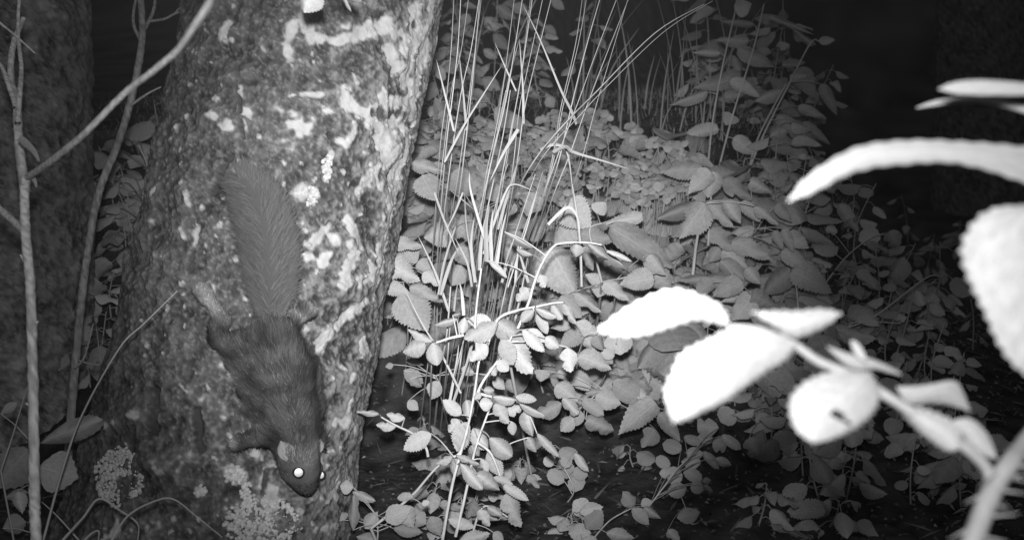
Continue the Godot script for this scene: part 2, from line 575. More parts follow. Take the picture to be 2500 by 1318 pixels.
# ---------------------------------------------------------------- the squirrel
func surface_nets(bones: Array, cell: float, k: float) -> Shape:
	var lo := Vector3(9, 9, 9)
	var hi := -lo
	for b in bones:
		var r := maxf(b[2], b[3]) + 0.012
		lo = lo.min(b[0] - Vector3.ONE * r).min(b[1] - Vector3.ONE * r)
		hi = hi.max(b[0] + Vector3.ONE * r).max(b[1] + Vector3.ONE * r)
	var nx := int((hi.x - lo.x) / cell) + 2
	var ny := int((hi.y - lo.y) / cell) + 2
	var nz := int((hi.z - lo.z) / cell) + 2
	var f := PackedFloat32Array()
	f.resize(nx * ny * nz)
	f.fill(0.05)
	for b in bones:
		var p: Vector3 = b[0]
		var q: Vector3 = b[1]
		var pq := q - p
		var ll := maxf(pq.length_squared(), 1e-9)
		var r := maxf(b[2], b[3]) + 0.011
		var l := (p.min(q) - Vector3.ONE * r - lo) / cell
		var u := (p.max(q) + Vector3.ONE * r - lo) / cell
		for z in range(maxi(int(l.z), 0), mini(int(u.z) + 1, nz)):
			for y in range(maxi(int(l.y), 0), mini(int(u.y) + 1, ny)):
				for x in range(maxi(int(l.x), 0), mini(int(u.x) + 1, nx)):
					var v := lo + Vector3(x, y, z) * cell
					var t := clampf((v - p).dot(pq) / ll, 0.0, 1.0)
					var d: float = (v - p - pq * t).length() - lerpf(b[2], b[3], t)
					var id := x + nx * (y + ny * z)
					var h := maxf(k - absf(f[id] - d), 0.0) / k
					f[id] = minf(f[id], d) - h * h * k * 0.25
	var s := Shape.new()
	var at := {}
	var corner := [0, 1, nx, nx + 1, nx * ny, nx * ny + 1, nx * ny + nx, nx * ny + nx + 1]
	var edges := [[0, 1], [2, 3], [4, 5], [6, 7], [0, 2], [1, 3], [4, 6], [5, 7], [0, 4], [1, 5], [2, 6], [3, 7]]
	for z in nz - 1:
		for y in ny - 1:
			for x in nx - 1:
				var id := x + nx * (y + ny * z)
				var inside := 0
				for c in corner:
					if f[id + c] < 0.0:
						inside += 1
				if inside == 0 or inside == 8:
					continue
				var sum := Vector3.ZERO
				var n := 0
				for e in edges:
					var fa := f[id + corner[e[0]]]
					var fb := f[id + corner[e[1]]]
					if (fa < 0.0) != (fb < 0.0):
						var t := fa / (fa - fb)
						var ca := Vector3(e[0] & 1, (e[0] >> 1) & 1, e[0] >> 2)
						var cb := Vector3(e[1] & 1, (e[1] >> 1) & 1, e[1] >> 2)
						sum += ca.lerp(cb, t)
						n += 1
				at[id] = s.v.size()
				s.v.append(lo + (Vector3(x, y, z) + sum / n) * cell)
				var gx := f[id + 1] + f[id + 1 + nx] - f[id] - f[id + nx] + f[id + 1 + nx * ny] + f[id + 1 + nx + nx * ny] - f[id + nx * ny] - f[id + nx + nx * ny]
				var gy := f[id + nx] + f[id + 1 + nx] - f[id] - f[id + 1] + f[id + nx + nx * ny] + f[id + 1 + nx + nx * ny] - f[id + nx * ny] - f[id + 1 + nx * ny]
				var gz := 0.0
				for c in 4:
					gz += f[id + corner[c + 4]] - f[id + corner[c]]
				s.n.append(Vector3(gx, gy, gz).normalized())
	var dirs := [[1, nx, nx * ny], [nx, nx * ny, 1], [nx * ny, 1, nx]]
	for id in at:
		for d in dirs:
			if (f[id] < 0.0) != (f[id + d[0]] < 0.0) and at.has(id - d[1]) and at.has(id - d[2]) and at.has(id - d[1] - d[2]):
				var q := [at[id], at[id - d[1]], at[id - d[1] - d[2]], at[id - d[2]]]
				if f[id] < 0.0:
					q.reverse()
				s.i.append_array([q[0], q[1], q[2], q[0], q[2], q[3]])
	return s

const SQ := Vector2(690, 980)
const SQD := 0.935

func sq(x: float, y: float, lift: float) -> Vector3:      # a point over the bark in the squirrel's own axes (x right, y up, z to the camera), lift in millimetres
	var d := trunk_depth(x, y) - lift * 0.001
	var w := P(x, y, d)
	return look.transposed() * (w - P(SQ.x, SQ.y, SQD))

func add_hair(s: Shape, root: Vector3, mid: Vector3, tip: Vector3, width: float, nrm: Vector3, g0: float, g1: float) -> void:
	var dir := tip - root
	var side := dir.cross(nrm).normalized() * width * 0.5
	var from := s.v.size()
	for p in [root - side, root + side, mid - side * 0.8, mid + side * 0.8, tip]:
		s.v.append(p)
		s.n.append(nrm)
	var gm := (g0 + g1) * 0.5
	s.c.append_array([Color(g0, g0, g0), Color(g0, g0, g0), Color(gm, gm, gm), Color(gm, gm, gm), Color(g1, g1, g1)])
	s.i.append_array([from, from + 1, from + 2, from + 1, from + 3, from + 2, from + 2, from + 3, from + 4])

func squirrel() -> void:
	var t := thing("flying_squirrel", "grey flying squirrel hanging head down on the bark with its bushy tail up", "squirrel", P(SQ.x, SQ.y, SQD))
	t.basis = look
	var mm := 0.001
	var bones := []
	var chain := func(list: Array) -> void:
		for k in list.size() - 1:
			var a: Array = list[k]
			var b: Array = list[k + 1]
			bones.append([sq(a[0], a[1], a[2]), sq(b[0], b[1], b[2]), a[3] * mm, b[3] * mm])
	chain.call([[664, 800, 12, 12], [674, 838, 14, 19], [692, 915, 15, 23.5], [706, 1000, 15, 22.5], [714, 1055, 17, 19], [722, 1090, 19, 16.5], [730, 1122, 21, 16.5], [738, 1152, 20, 14]])
	chain.call([[738, 1150, 20, 12.5], [746, 1178, 16, 7.6], [750, 1199, 13, 4.6]])
	chain.call([[735, 1150, 17, 12], [743, 1178, 13, 7.6]])
	chain.call([[716, 1150, 16, 9.5], [738, 1180, 12, 5]])          # cheek
	chain.call([[764, 1145, 14, 9], [756, 1180, 12, 5.5]])
	chain.call([[600, 852, 7, 11], [645, 960, 9, 11], [672, 1045, 9, 10]])         # gliding membrane, folded along the flank
	chain.call([[568, 858, 4, 6], [615, 960, 5, 6], [645, 1055, 5, 5.5]])
	chain.call([[528, 824, 3, 3.2], [560, 892, 2.8, 2.2], [592, 958, 2.8, 2.0], [606, 1010, 2.8, 2.0], [616, 1062, 2.8, 2.2]])
	chain.call([[740, 870, 7, 9], [764, 930, 6, 7], [776, 1010, 6, 6]])
	chain.call([[640, 838, 10, 13], [575, 842, 7, 9], [534, 828, 6, 6.5]])       # thigh
	chain.call([[530, 826, 6, 6.2], [528, 795, 5, 5], [545, 782, 5, 4.6]])
	chain.call([[548, 784, 4.5, 4.4], [524, 752, 3.5, 3.8], [504, 728, 3, 3.6]])  # long hind foot
	for e in [[480, 704], [488, 698], [497, 700], [476, 716], [510, 708]]:
		chain.call([[504, 728, 3, 2.2], [e[0], e[1], 2, 1.3]])
	chain.call([[702, 812, 6, 9], [712, 802, 5, 4.8], [742, 766, 3.5, 3.9]])
	for e in [[752, 744], [760, 752], [766, 760], [768, 770], [744, 744]]:
		chain.call([[742, 766, 3, 2.2], [e[0], e[1], 2, 1.3]])
	chain.call([[668, 1060, 10, 9], [625, 1074, 6, 5.2], [592, 1078, 4, 3.8]])     # arm
	for e in [[566, 1072], [564, 1082], [568, 1091], [576, 1097]]:
		chain.call([[590, 1078, 3, 2.4], [e[0], e[1], 2, 1.2]])
	chain.call([[760, 1050, 10, 9], [778, 1076, 6, 5], [788, 1096, 4, 3.6]])
	var skin := surface_nets(bones, 0.0019, 0.008)
	var head := sq(740, 1145, 18)
	var coat := func(p: Vector3) -> float:
		var g := 0.05 + 0.016 * n_mid.get_noise_3dv(p * 0.9) + 0.03 * n_big.get_noise_3dv(p * 1.6) + 0.06 * (1.0 - smoothstep(0.024, 0.038, p.distance_to(head)))
		return clampf(g, 0.02, 0.4)
	var pale_near := []
	for e in [[545, 782, 504, 728, 7], [504, 728, 488, 702, 7], [712, 802, 760, 752, 6], [590, 1078, 570, 1084, 5], [528, 824, 560, 892, 3], [560, 892, 592, 958, 2.8], [592, 958, 616, 1062, 2.8], [708, 1098, 700, 1120, 6]]:
		pale_near.append([sq(e[0], e[1], 3), sq(e[2], e[3], 3), e[4] * mm])
	var tone := func(p: Vector3) -> float:
		var g: float = coat.call(p)
		for e in pale_near:
			var d: float = p.distance_to(Geometry3D.get_closest_point_to_segment(p, e[0], e[1]))
			g = lerpf(0.2, g, smoothstep(e[2] * 0.7, e[2] * 1.5, d))
		return g
	for v in skin.v:
		var g: float = tone.call(v)
		skin.c.append(Color(g, g, g))
	var fur_mat := painted(0.85, 0.2)
	obj("body", shape_mesh(skin), fur_mat, t)
	# coat
	var fur := Shape.new()
	var sq_a := sq(668, 820, 15)
	var sq_b := sq(715, 1070, 15)
	var eyes := [sq(728, 1153, 36.5), sq(784, 1160, 22)]
	for tri in skin.i.size() / 3:
		var a := skin.v[skin.i[tri * 3]]
		var b := skin.v[skin.i[tri * 3 + 1]]
		var c := skin.v[skin.i[tri * 3 + 2]]
		var n := (skin.n[skin.i[tri * 3]] + skin.n[skin.i[tri * 3 + 1]] + skin.n[skin.i[tri * 3 + 2]]).normalized()
		if n.z < -0.35:
			continue
		for k in 2:
			if rng.randf() < 0.25:
				continue
			var u := rng.randf()
			var w := rng.randf() * (1.0 - u)
			var p := a + (b - a) * u + (c - a) * w
			var g: float = tone.call(p)
			var on_head := 1.0 - smoothstep(0.018, 0.034, p.distance_to(head))
			if p.distance_to(eyes[0]) < 0.0085 or p.distance_to(eyes[1]) < 0.008:
				continue
			var lng := lerpf(R(0.004, 0.0095) * (1.6 if rng.randf() < 0.15 else 1.0), R(0.0018, 0.0034), on_head)
			var spine := Geometry3D.get_closest_point_to_segment(p, sq_a, sq_b)
			lng *= lerpf(1.0, 0.45, smoothstep(0.022, 0.036, Vector2(p.x - spine.x, p.y - spine.y).length()))
			if g > 0.15:
				lng = R(0.0015, 0.003)
			var back := Vector3(R(-0.3, 0.3) - 0.25 + 0.6 * n_mid.get_noise_3dv(p * 0.5), 1.0, 0.0)     # lies towards the tail
			back = (back - n * back.dot(n)).normalized()
			var tip := p + (back * 0.9 + n * R(0.2, 0.75)) * lng
			var shade := g * R(0.6, 1.45)
			if rng.randf() < 0.08:
				shade *= 1.9
			add_hair(fur, p - n * 0.0006, p.lerp(tip, 0.5) + n * lng * 0.12, tip, R(0.0005, 0.0009), (n + Vector3(R(-0.25, 0.25), R(-0.25, 0.25), 0)).normalized(), shade, shade * R(1.0, 1.35))
	obj("fur", shape_mesh(fur), fur_mat, t)
	# tail: a flat plume of hairs parted along the middle
	var axis := []
	for e in [[664, 825, 13], [661, 765, 16], [662, 690, 20], [658, 615, 23], [644, 540, 25], [616, 472, 26], [582, 432, 26]]:
		axis.append(sq(e[0], e[1], e[2]))
	var line := smooth_line(axis, 12)
	var half := [13, 34, 76, 88, 88, 78, 54]
	var core := Shape.new()
	var rows := line.size()
	var width_at := func(u: float) -> float:
		var q := clampf(u, 0.0, 0.9999) * 6.0
		return lerpf(half[int(q)], half[mini(int(q) + 1, 6)], q - int(q)) / F * 0.95
	for k in rows:
		var u := float(k) / (rows - 1)
		var dir: Vector3 = (line[mini(k + 1, rows - 1)] - line[maxi(k - 1, 0)]).normalized()
		var sx := dir.cross(Vector3(0, 0, 1)).normalized()
		var hw: float = width_at.call(u) * 0.76 * (1.0 if k < rows - 6 else (rows - 1 - k) / 6.0 + 0.05)
		for e in 12:
			var a := TAU * e / 12.0
			var nn := sx * cos(a) + Vector3(0, 0, 1) * sin(a)
			core.v.append(line[k] + sx * cos(a) * hw + Vector3(0, 0, 1) * sin(a) * 0.0045)
			core.n.append(nn)
			core.c.append(Color(0.07, 0.07, 0.07))
			if k > 0:
				var b := (k - 1) * 12
				core.i.append_array([b + e, b + (e + 1) % 12, b + 12 + e, b + (e + 1) % 12, b + 12 + (e + 1) % 12, b + 12 + e])
	var tail := obj("tail", shape_mesh(core), fur_mat, t)
	var plume := Shape.new()
	for k in 13000:
		var u := pow(rng.randf(), 0.9)
		var q := u * (rows - 1)
		var i := mini(int(q), rows - 2)
		var c: Vector3 = line[i].lerp(line[i + 1], q - i)
		var dir: Vector3 = (line[i + 1] - line[i]).normalized()
		var sx := dir.cross(Vector3(0, 0, 1)).normalized()
		var hw: float = width_at.call(minf(u + 0.08, 1.0))
		var s := 1.0 if rng.randf() < 0.5 else -1.0
		var start := pow(rng.randf(), 0.8) * 0.62
		var z := (R(-0.005, 0.005)) * (1.0 - start)
		var root := c + sx * s * start * hw + Vector3(0, 0, z)
		var reach := hw * R(0.25, 0.6) * (1.0 - 0.25 * start) * (1.35 if rng.randf() < 0.12 else 1.0)
		reach *= lerpf(0.5, 1.0, smoothstep(0.0, 0.25, u))
		var along := R(0.55, 1.7) + (0.8 if u > 0.85 else 0.0) * rng.randf()
		var tip := root + (sx * s * R(0.45, 1.1) + dir * along).normalized() * reach * 1.25 + Vector3(0, 0, R(-0.003, 0.006))
		var nn := (Vector3(R(-0.2, 0.2), R(-0.2, 0.2), 1) + sx * s * (0.15 + 0.75 * start) + dir * R(-0.2, 0.2)).normalized()
		var g := (0.078 + 0.016 * n_mid.get_noise_3dv(root)) * R(0.7, 1.35)
		add_hair(plume, root, root.lerp(tip, 0.5) + dir * reach * 0.08 + Vector3(0, 0, 0.001), tip, R(0.0006, 0.0011), nn, g * 0.95, g * 1.1)
	obj("fur", shape_mesh(plume), fur_mat, tail)
	# ears
	for e in [[sq(706, 1114, 36), Vector3(-0.35, 0.8, 0.42), 0.019, 0.0145, Vector3(0.25, -0.3, 0.9)], [sq(772, 1102, 27), Vector3(0.35, 0.85, 0.3), 0.014, 0.01, Vector3(0.5, -0.2, 0.8)]]:
		var up: Vector3 = e[1].normalized()
		var sx: Vector3 = up.cross(e[4]).normalized()
		var nn: Vector3 = sx.cross(up).normalized()
		if nn.z < 0.0:
			nn = -nn
		var st := SurfaceTool.new()
		st.begin(Mesh.PRIMITIVE_TRIANGLES)
		st.set_smooth_group(0)
		for layer in 2:
			for v in 9:
				var tt := v / 8.0
				var w: float = e[3] * 0.5 * pow(maxf(sin(PI * (0.12 + 0.86 * tt)), 0.0), 0.6)
				for u in 9:
					var uu := u / 4.0 - 1.0
					st.add_vertex(e[0] + up * (tt - 0.12) * e[2] + sx * uu * w + nn * (0.0035 * (uu * uu - 0.6) * (1.0 - tt * 0.4) - 0.0008 * layer))
		for layer in 2:
			for v in 8:
				for u in 8:
					var b := layer * 81 + v * 9 + u
					for k in [b, b + 9, b + 1, b + 1, b + 9, b + 10]:
						st.add_index(k)
		st.generate_normals()
		obj("ear", st.commit(), M.ear, t)
	# eyes: dark rim and the wide pupil that throws the flash back
	for e in [[eyes[0], look.transposed() * (EYE + look * Vector3(0, 0.024, 0) - t.position).normalized(), 1.0, 1.0], [eyes[1], look.transposed() * (EYE + look * Vector3(0, 0.024, 0) - t.position).normalized(), 0.8, 0.7]]:
		var ball := SphereMesh.new()
		ball.radius = 0.0056 * e[2]
		ball.height = 0.0112 * e[2]
		var o := obj("eye", ball, M.eye, t)
		o.position = e[0]
		var z: Vector3 = e[1].normalized()
		var s := Shape.new()
		var r: float = 0.0037 * e[2]
		var sx := z.cross(Vector3.UP).normalized()
		var sy := sx.cross(z)
		s.v.append(z * 0.0060 * e[2])
		s.n.append(z)
		for q in 24:
			var dir = sx * cos(TAU * q / 24.0) * e[3] + sy * sin(TAU * q / 24.0)
			s.v.append(z * 0.0059 * e[2] + dir * r)
			s.n.append((z + dir * 0.03).normalized())
			s.i.append_array([0, 1 + q, 1 + (q + 1) % 24])
		obj("pupil", array_mesh(s.v, s.n, s.i), M.shine, o)
	var nose := SphereMesh.new()
	nose.radius = 0.0026
	nose.height = 0.004
	var no := obj("nose", nose, M.eye, t)
	no.position = sq(751, 1206, 14)
	for k in 8:
		var s := Shape.new()
		var sgn := -1.0 if k % 2 == 0 else 1.0
		var p := sq(748 + sgn * 8, 1188 + (k / 2) * 2, 15)
		add_tube(s, smooth_line([p, p + Vector3(sgn * 0.009, 0.002 + 0.001 * k, 0.004), p + Vector3(sgn * 0.018, 0.007 + 0.001 * k, 0.003)], 4), 0.00014, 0.00007, 4, 0.06)
		obj("whisker", shape_mesh(s), M.stem, t)

# ---------------------------------------------------------------- near leaves drawn by their two edges
func resample(a: Array, n: int) -> Array:
	var pts := []
	var lens := [0.0]
	for k in a.size() / 2:
		pts.append(Vector3(a[k * 2], a[k * 2 + 1], 0))
	var line := smooth_line(pts, 8)
	for k in line.size() - 1:
		lens.append(lens[-1] + line[k].distance_to(line[k + 1]))
	var out := []
	var j := 0
	for k in n + 1:
		var want: float = lens[-1] * k / n
		while j < line.size() - 2 and lens[j + 1] < want:
			j += 1
		out.append(line[j].lerp(line[j + 1], clampf((want - lens[j]) / maxf(lens[j + 1] - lens[j], 1e-6), 0, 1)))
	return out

func near_leaf(parent: Node3D, top: Array, low: Array, d0: float, d1: float, swell: float, teeth: int, bite: float, m: Material, hole := Vector3.ZERO) -> void:
	var n := maxi(teeth * 2, 12)
	var a := resample(top, n)
	var b := resample(low, n)
	var across := 12
	var st := SurfaceTool.new()
	st.begin(Mesh.PRIMITIVE_TRIANGLES)
	st.set_smooth_group(0)
	var uvs := []
	for layer in 2:
		for i in n + 1:
			var t := float(i) / n
			for c in across + 1:
				var q := float(c) / across
				var pa: Vector3 = a[i]
				var pb: Vector3 = b[i]
				var out := (pa - pb).normalized()
				if teeth > 0 and i % 2 == 1 and i < n:
					pa -= out * bite
					pb += out * bite
				var p := pa.lerp(pb, q)
				uvs.append(p)
				var d := lerpf(d0, d1, t) - swell * sin(PI * q) * sin(PI * (0.1 + 0.85 * t)) + 0.0006 * absf(sin(t * 24.0 - absf(q - 0.5) * 9.0)) + layer * 0.0004
				st.set_uv(Vector2(q, t))
				st.add_vertex(P(p.x, p.y, d) - parent.position)
	for layer in 2:
		for i in n:
			for c in across:
				var id := layer * (n + 1) * (across + 1) + i * (across + 1) + c
				var mid: Vector3 = (uvs[id] + uvs[id + across + 2]) * 0.5
				if hole.z > 0.0 and Vector2((mid.x - hole.x) * 0.75 - (mid.y - hole.y) * 0.6, (mid.y - hole.y) * 1.2 + (mid.x - hole.x) * -0.5).length() < hole.z:
					continue
				for k in [id, id + across + 1, id + 1, id + 1, id + across + 1, id + across + 2]:
					st.add_index(k)
	var row := across + 1
	var lay := (n + 1) * row
	for i in n:
		for e in [i * row, i * row + across]:
			for k in [e, e + row, e + lay, e + lay, e + row, e + lay + row]:
				st.add_index(k)
	st.generate_normals()
	obj("leaf", st.commit(), m, parent)

func near_rose() -> void:
	var d := 0.34
	var foot := P(2330, 1500, d)
	foot.y = ground_y(foot.x, foot.z)
	var t := thing("wild_rose_bush", "white-lit prickly rose branch with big toothed leaves close to the camera", "rose bush", foot)
	var m: StandardMaterial3D = M.near
	near_leaf(t, [1788, 798, 1768, 752, 1715, 722, 1640, 705, 1570, 730, 1510, 766, 1470, 797, 1440, 806], [1786, 803, 1740, 790, 1700, 783, 1640, 800, 1560, 823, 1500, 820, 1470, 815, 1440, 808], d - 0.012, d - 0.03, 0.004, 12, 7, m)
	near_leaf(t, [1944, 838, 1880, 806, 1800, 794, 1722, 828, 1662, 860, 1640, 905, 1620, 955, 1642, 1030], [1946, 848, 1922, 882, 1880, 906, 1830, 942, 1772, 984, 1722, 1006, 1682, 1026, 1646, 1034], d - 0.004, d - 0.03, 0.004, 17, 9, m)
	near_leaf(t, [1836, 759, 1890, 757, 1950, 757, 2010, 752, 2056, 762], [1838, 764, 1890, 800, 1940, 828, 2010, 803, 2056, 768], d + 0.012, d + 0.016, 0.003, 8, 4, m)
	near_leaf(t, [2125, 905, 2040, 904, 1965, 928, 1925, 978, 1938, 1045, 1985, 1082], [2130, 908, 2152, 950, 2146, 996, 2110, 1036, 2050, 1068, 1988, 1084], d, d - 0.02, 0.004, 15, 9, m, Vector3(2052, 1018, 11))
	near_leaf(t, [2020, 845, 2080, 865, 2140, 880, 2202, 911], [2022, 850, 2080, 901, 2140, 902, 2202, 917], d + 0.01, d + 0.02, 0.002, 0, 0, m)
	near_leaf(t, [2080, 830, 2096, 838, 2110, 860, 2118, 880], [2078, 836, 2084, 856, 2098, 874, 2116, 882], d + 0.012, d + 0.008, 0.001, 0, 0, m)
	near_leaf(t, [2190, 944, 2260, 940, 2330, 929, 2352, 956, 2370, 1001], [2192, 950, 2220, 986, 2290, 984, 2342, 995, 2369, 1005], d + 0.012, d + 0.02, 0.002, 0, 0, m)
	near_leaf(t, [2178, 986, 2240, 990, 2310, 1014, 2350, 1045, 2345, 1096], [2182, 992, 2210, 1022, 2250, 1062, 2310, 1102, 2342, 1098], d + 0.004, d - 0.006, 0.003, 10, 7, m)
	near_leaf(t, [2328, 1026, 2370, 1022, 2412, 1060, 2437, 1118], [2332, 1036, 2368, 1086, 2400, 1110, 2435, 1121], d + 0.004, d, 0.002, 0, 0, m)
	near_leaf(t, [1924, 489, 1960, 440, 2012, 400, 2080, 362, 2150, 346, 2250, 340, 2350, 344, 2450, 350, 2560, 362], [1928, 492, 1992, 470, 2062, 432, 2132, 411, 2200, 404, 2300, 398, 2380, 409, 2450, 430, 2560, 470], d - 0.02, d + 0.01, 0.002, 13, 4, m)
	near_leaf(t, [2292, 216, 2332, 200, 2402, 195, 2520, 204, 2600, 215], [2294, 219, 2342, 230, 2422, 233, 2520, 233, 2600, 235], d + 0.02, d + 0.02, 0.001, 0, 0, m)
	near_leaf(t, [2238, 262, 2292, 243, 2382, 236, 2452, 245, 2560, 272], [2240, 265, 2302, 256, 2382, 251, 2452, 262, 2560, 292], d + 0.07, d + 0.05, 0.001, 0, 0, m)
	near_leaf(t, [2560, 490, 2500, 500, 2430, 505, 2380, 532, 2346, 590, 2346, 640, 2370, 702, 2400, 762, 2430, 832, 2470, 890, 2530, 935], [2562, 492, 2620, 510, 2680, 580, 2700, 650, 2690, 740, 2650, 830, 2600, 890, 2532, 937], d - 0.02, d - 0.03, 0.005, 19, 11, m)
	var s := Shape.new()
	var cane := smooth_line([P(2350, 1420, d), P(2362, 1370, d), P(2378, 1318, d), P(2422, 1205, d), P(2465, 1135, d), P(2520, 1065, d + 0.01), P(2640, 900, d + 0.02), P(2700, 600, d + 0.02), P(2690, 300, d + 0.01)], 8)
	add_tube(s, smooth_line([foot, P(2350, 1420, d)], 10), 0.004, 0.0036, 10, 0.5, 0.1, 0.03)
	add_tube(s, cane, 0.0036, 0.0026, 10, 0.5, 0.1, 0.03)
	world_obj("cane", shape_mesh(s), M.stem, t)
	s = Shape.new()
	add_tube(s, smooth_line(px_line([2424, 1195, 2408, 1140, 2345, 1082, 2250, 1020, 2160, 963, 2080, 916, 2000, 882, 1940, 842, 1860, 808, 1786, 800], d), 6), 0.0020, 0.0011, 8, 0.55, 0.08)
	world_obj("leaf_stalk", shape_mesh(s), M.stem, t)
	for e in [[2700, 520, 2560, 420], [2700, 420, 2600, 226], [2690, 400, 2560, 282], [2690, 480, 2562, 491]]:
		s = Shape.new()
		add_tube(s, smooth_line([P(e[0], e[1], d + 0.02), P((e[0] + e[2]) * 0.5, (e[1] + e[3]) * 0.5 - 10, d + 0.015), P(e[2], e[3], d + 0.01)], 5), 0.0016, 0.0009, 7, 0.5)
		world_obj("leaf_stalk", shape_mesh(s), M.stem, t)
	for k in 20:
		var i := 12 + int(k * 1.15 + R(0, 1.2))
		var p: Vector3 = cane[i % cane.size()]
		var sgn := -1.0 if k % 2 == 0 else 1.0
		s = Shape.new()
		var dir := look * Vector3(sgn * 0.9, R(-0.45, 0.1) + 0.2 * sgn, R(-0.1, 0.6))
		add_tube(s, [p, p + dir * 0.004, p + dir * R(0.0062, 0.0105)], 0.0009, 0.00012, 5, 0.5)
		world_obj("prickle", shape_mesh(s), M.stem, t)

# ---------------------------------------------------------------- grass
func blade_mesh(line: Array, w: float, tip: float, twist: float, tone := 0.47) -> ArrayMesh:
	var s := Shape.new()
	for k in line.size():
		var p: Vector3 = line[k]
		var dir: Vector3 = (line[mini(k + 1, line.size() - 1)] - line[maxi(k - 1, 0)]).normalized()
		var t := float(k) / (line.size() - 1)
		var face := (EYE - p).normalized()
		var x := dir.cross(face).normalized().rotated(dir, twist)
		var n := x.cross(dir).normalized()
		if n.dot(face) < 0.0:
			n = -n
		var hw := w * 0.5 * (lerpf(0.7, 1.0, smoothstep(0.0, 0.3, t)) * pow(1.0 - t * 0.995, tip))
		for e in [-1.0, 0.0, 1.0]:
			s.v.append(p + x * e * hw - n * (hw * 0.35 if e == 0.0 else 0.0))
			s.n.append((n + x * e * 0.35).normalized())
			var g := tone * R(0.92, 1.08)
			s.c.append(Color(g, g, g))
		if k > 0:
			var b := (k - 1) * 3
			for e in 2:
				s.i.append_array([b + e, b + e + 1, b + e + 3, b + e + 1, b + e + 4, b + e + 3])
	return shape_mesh(s)

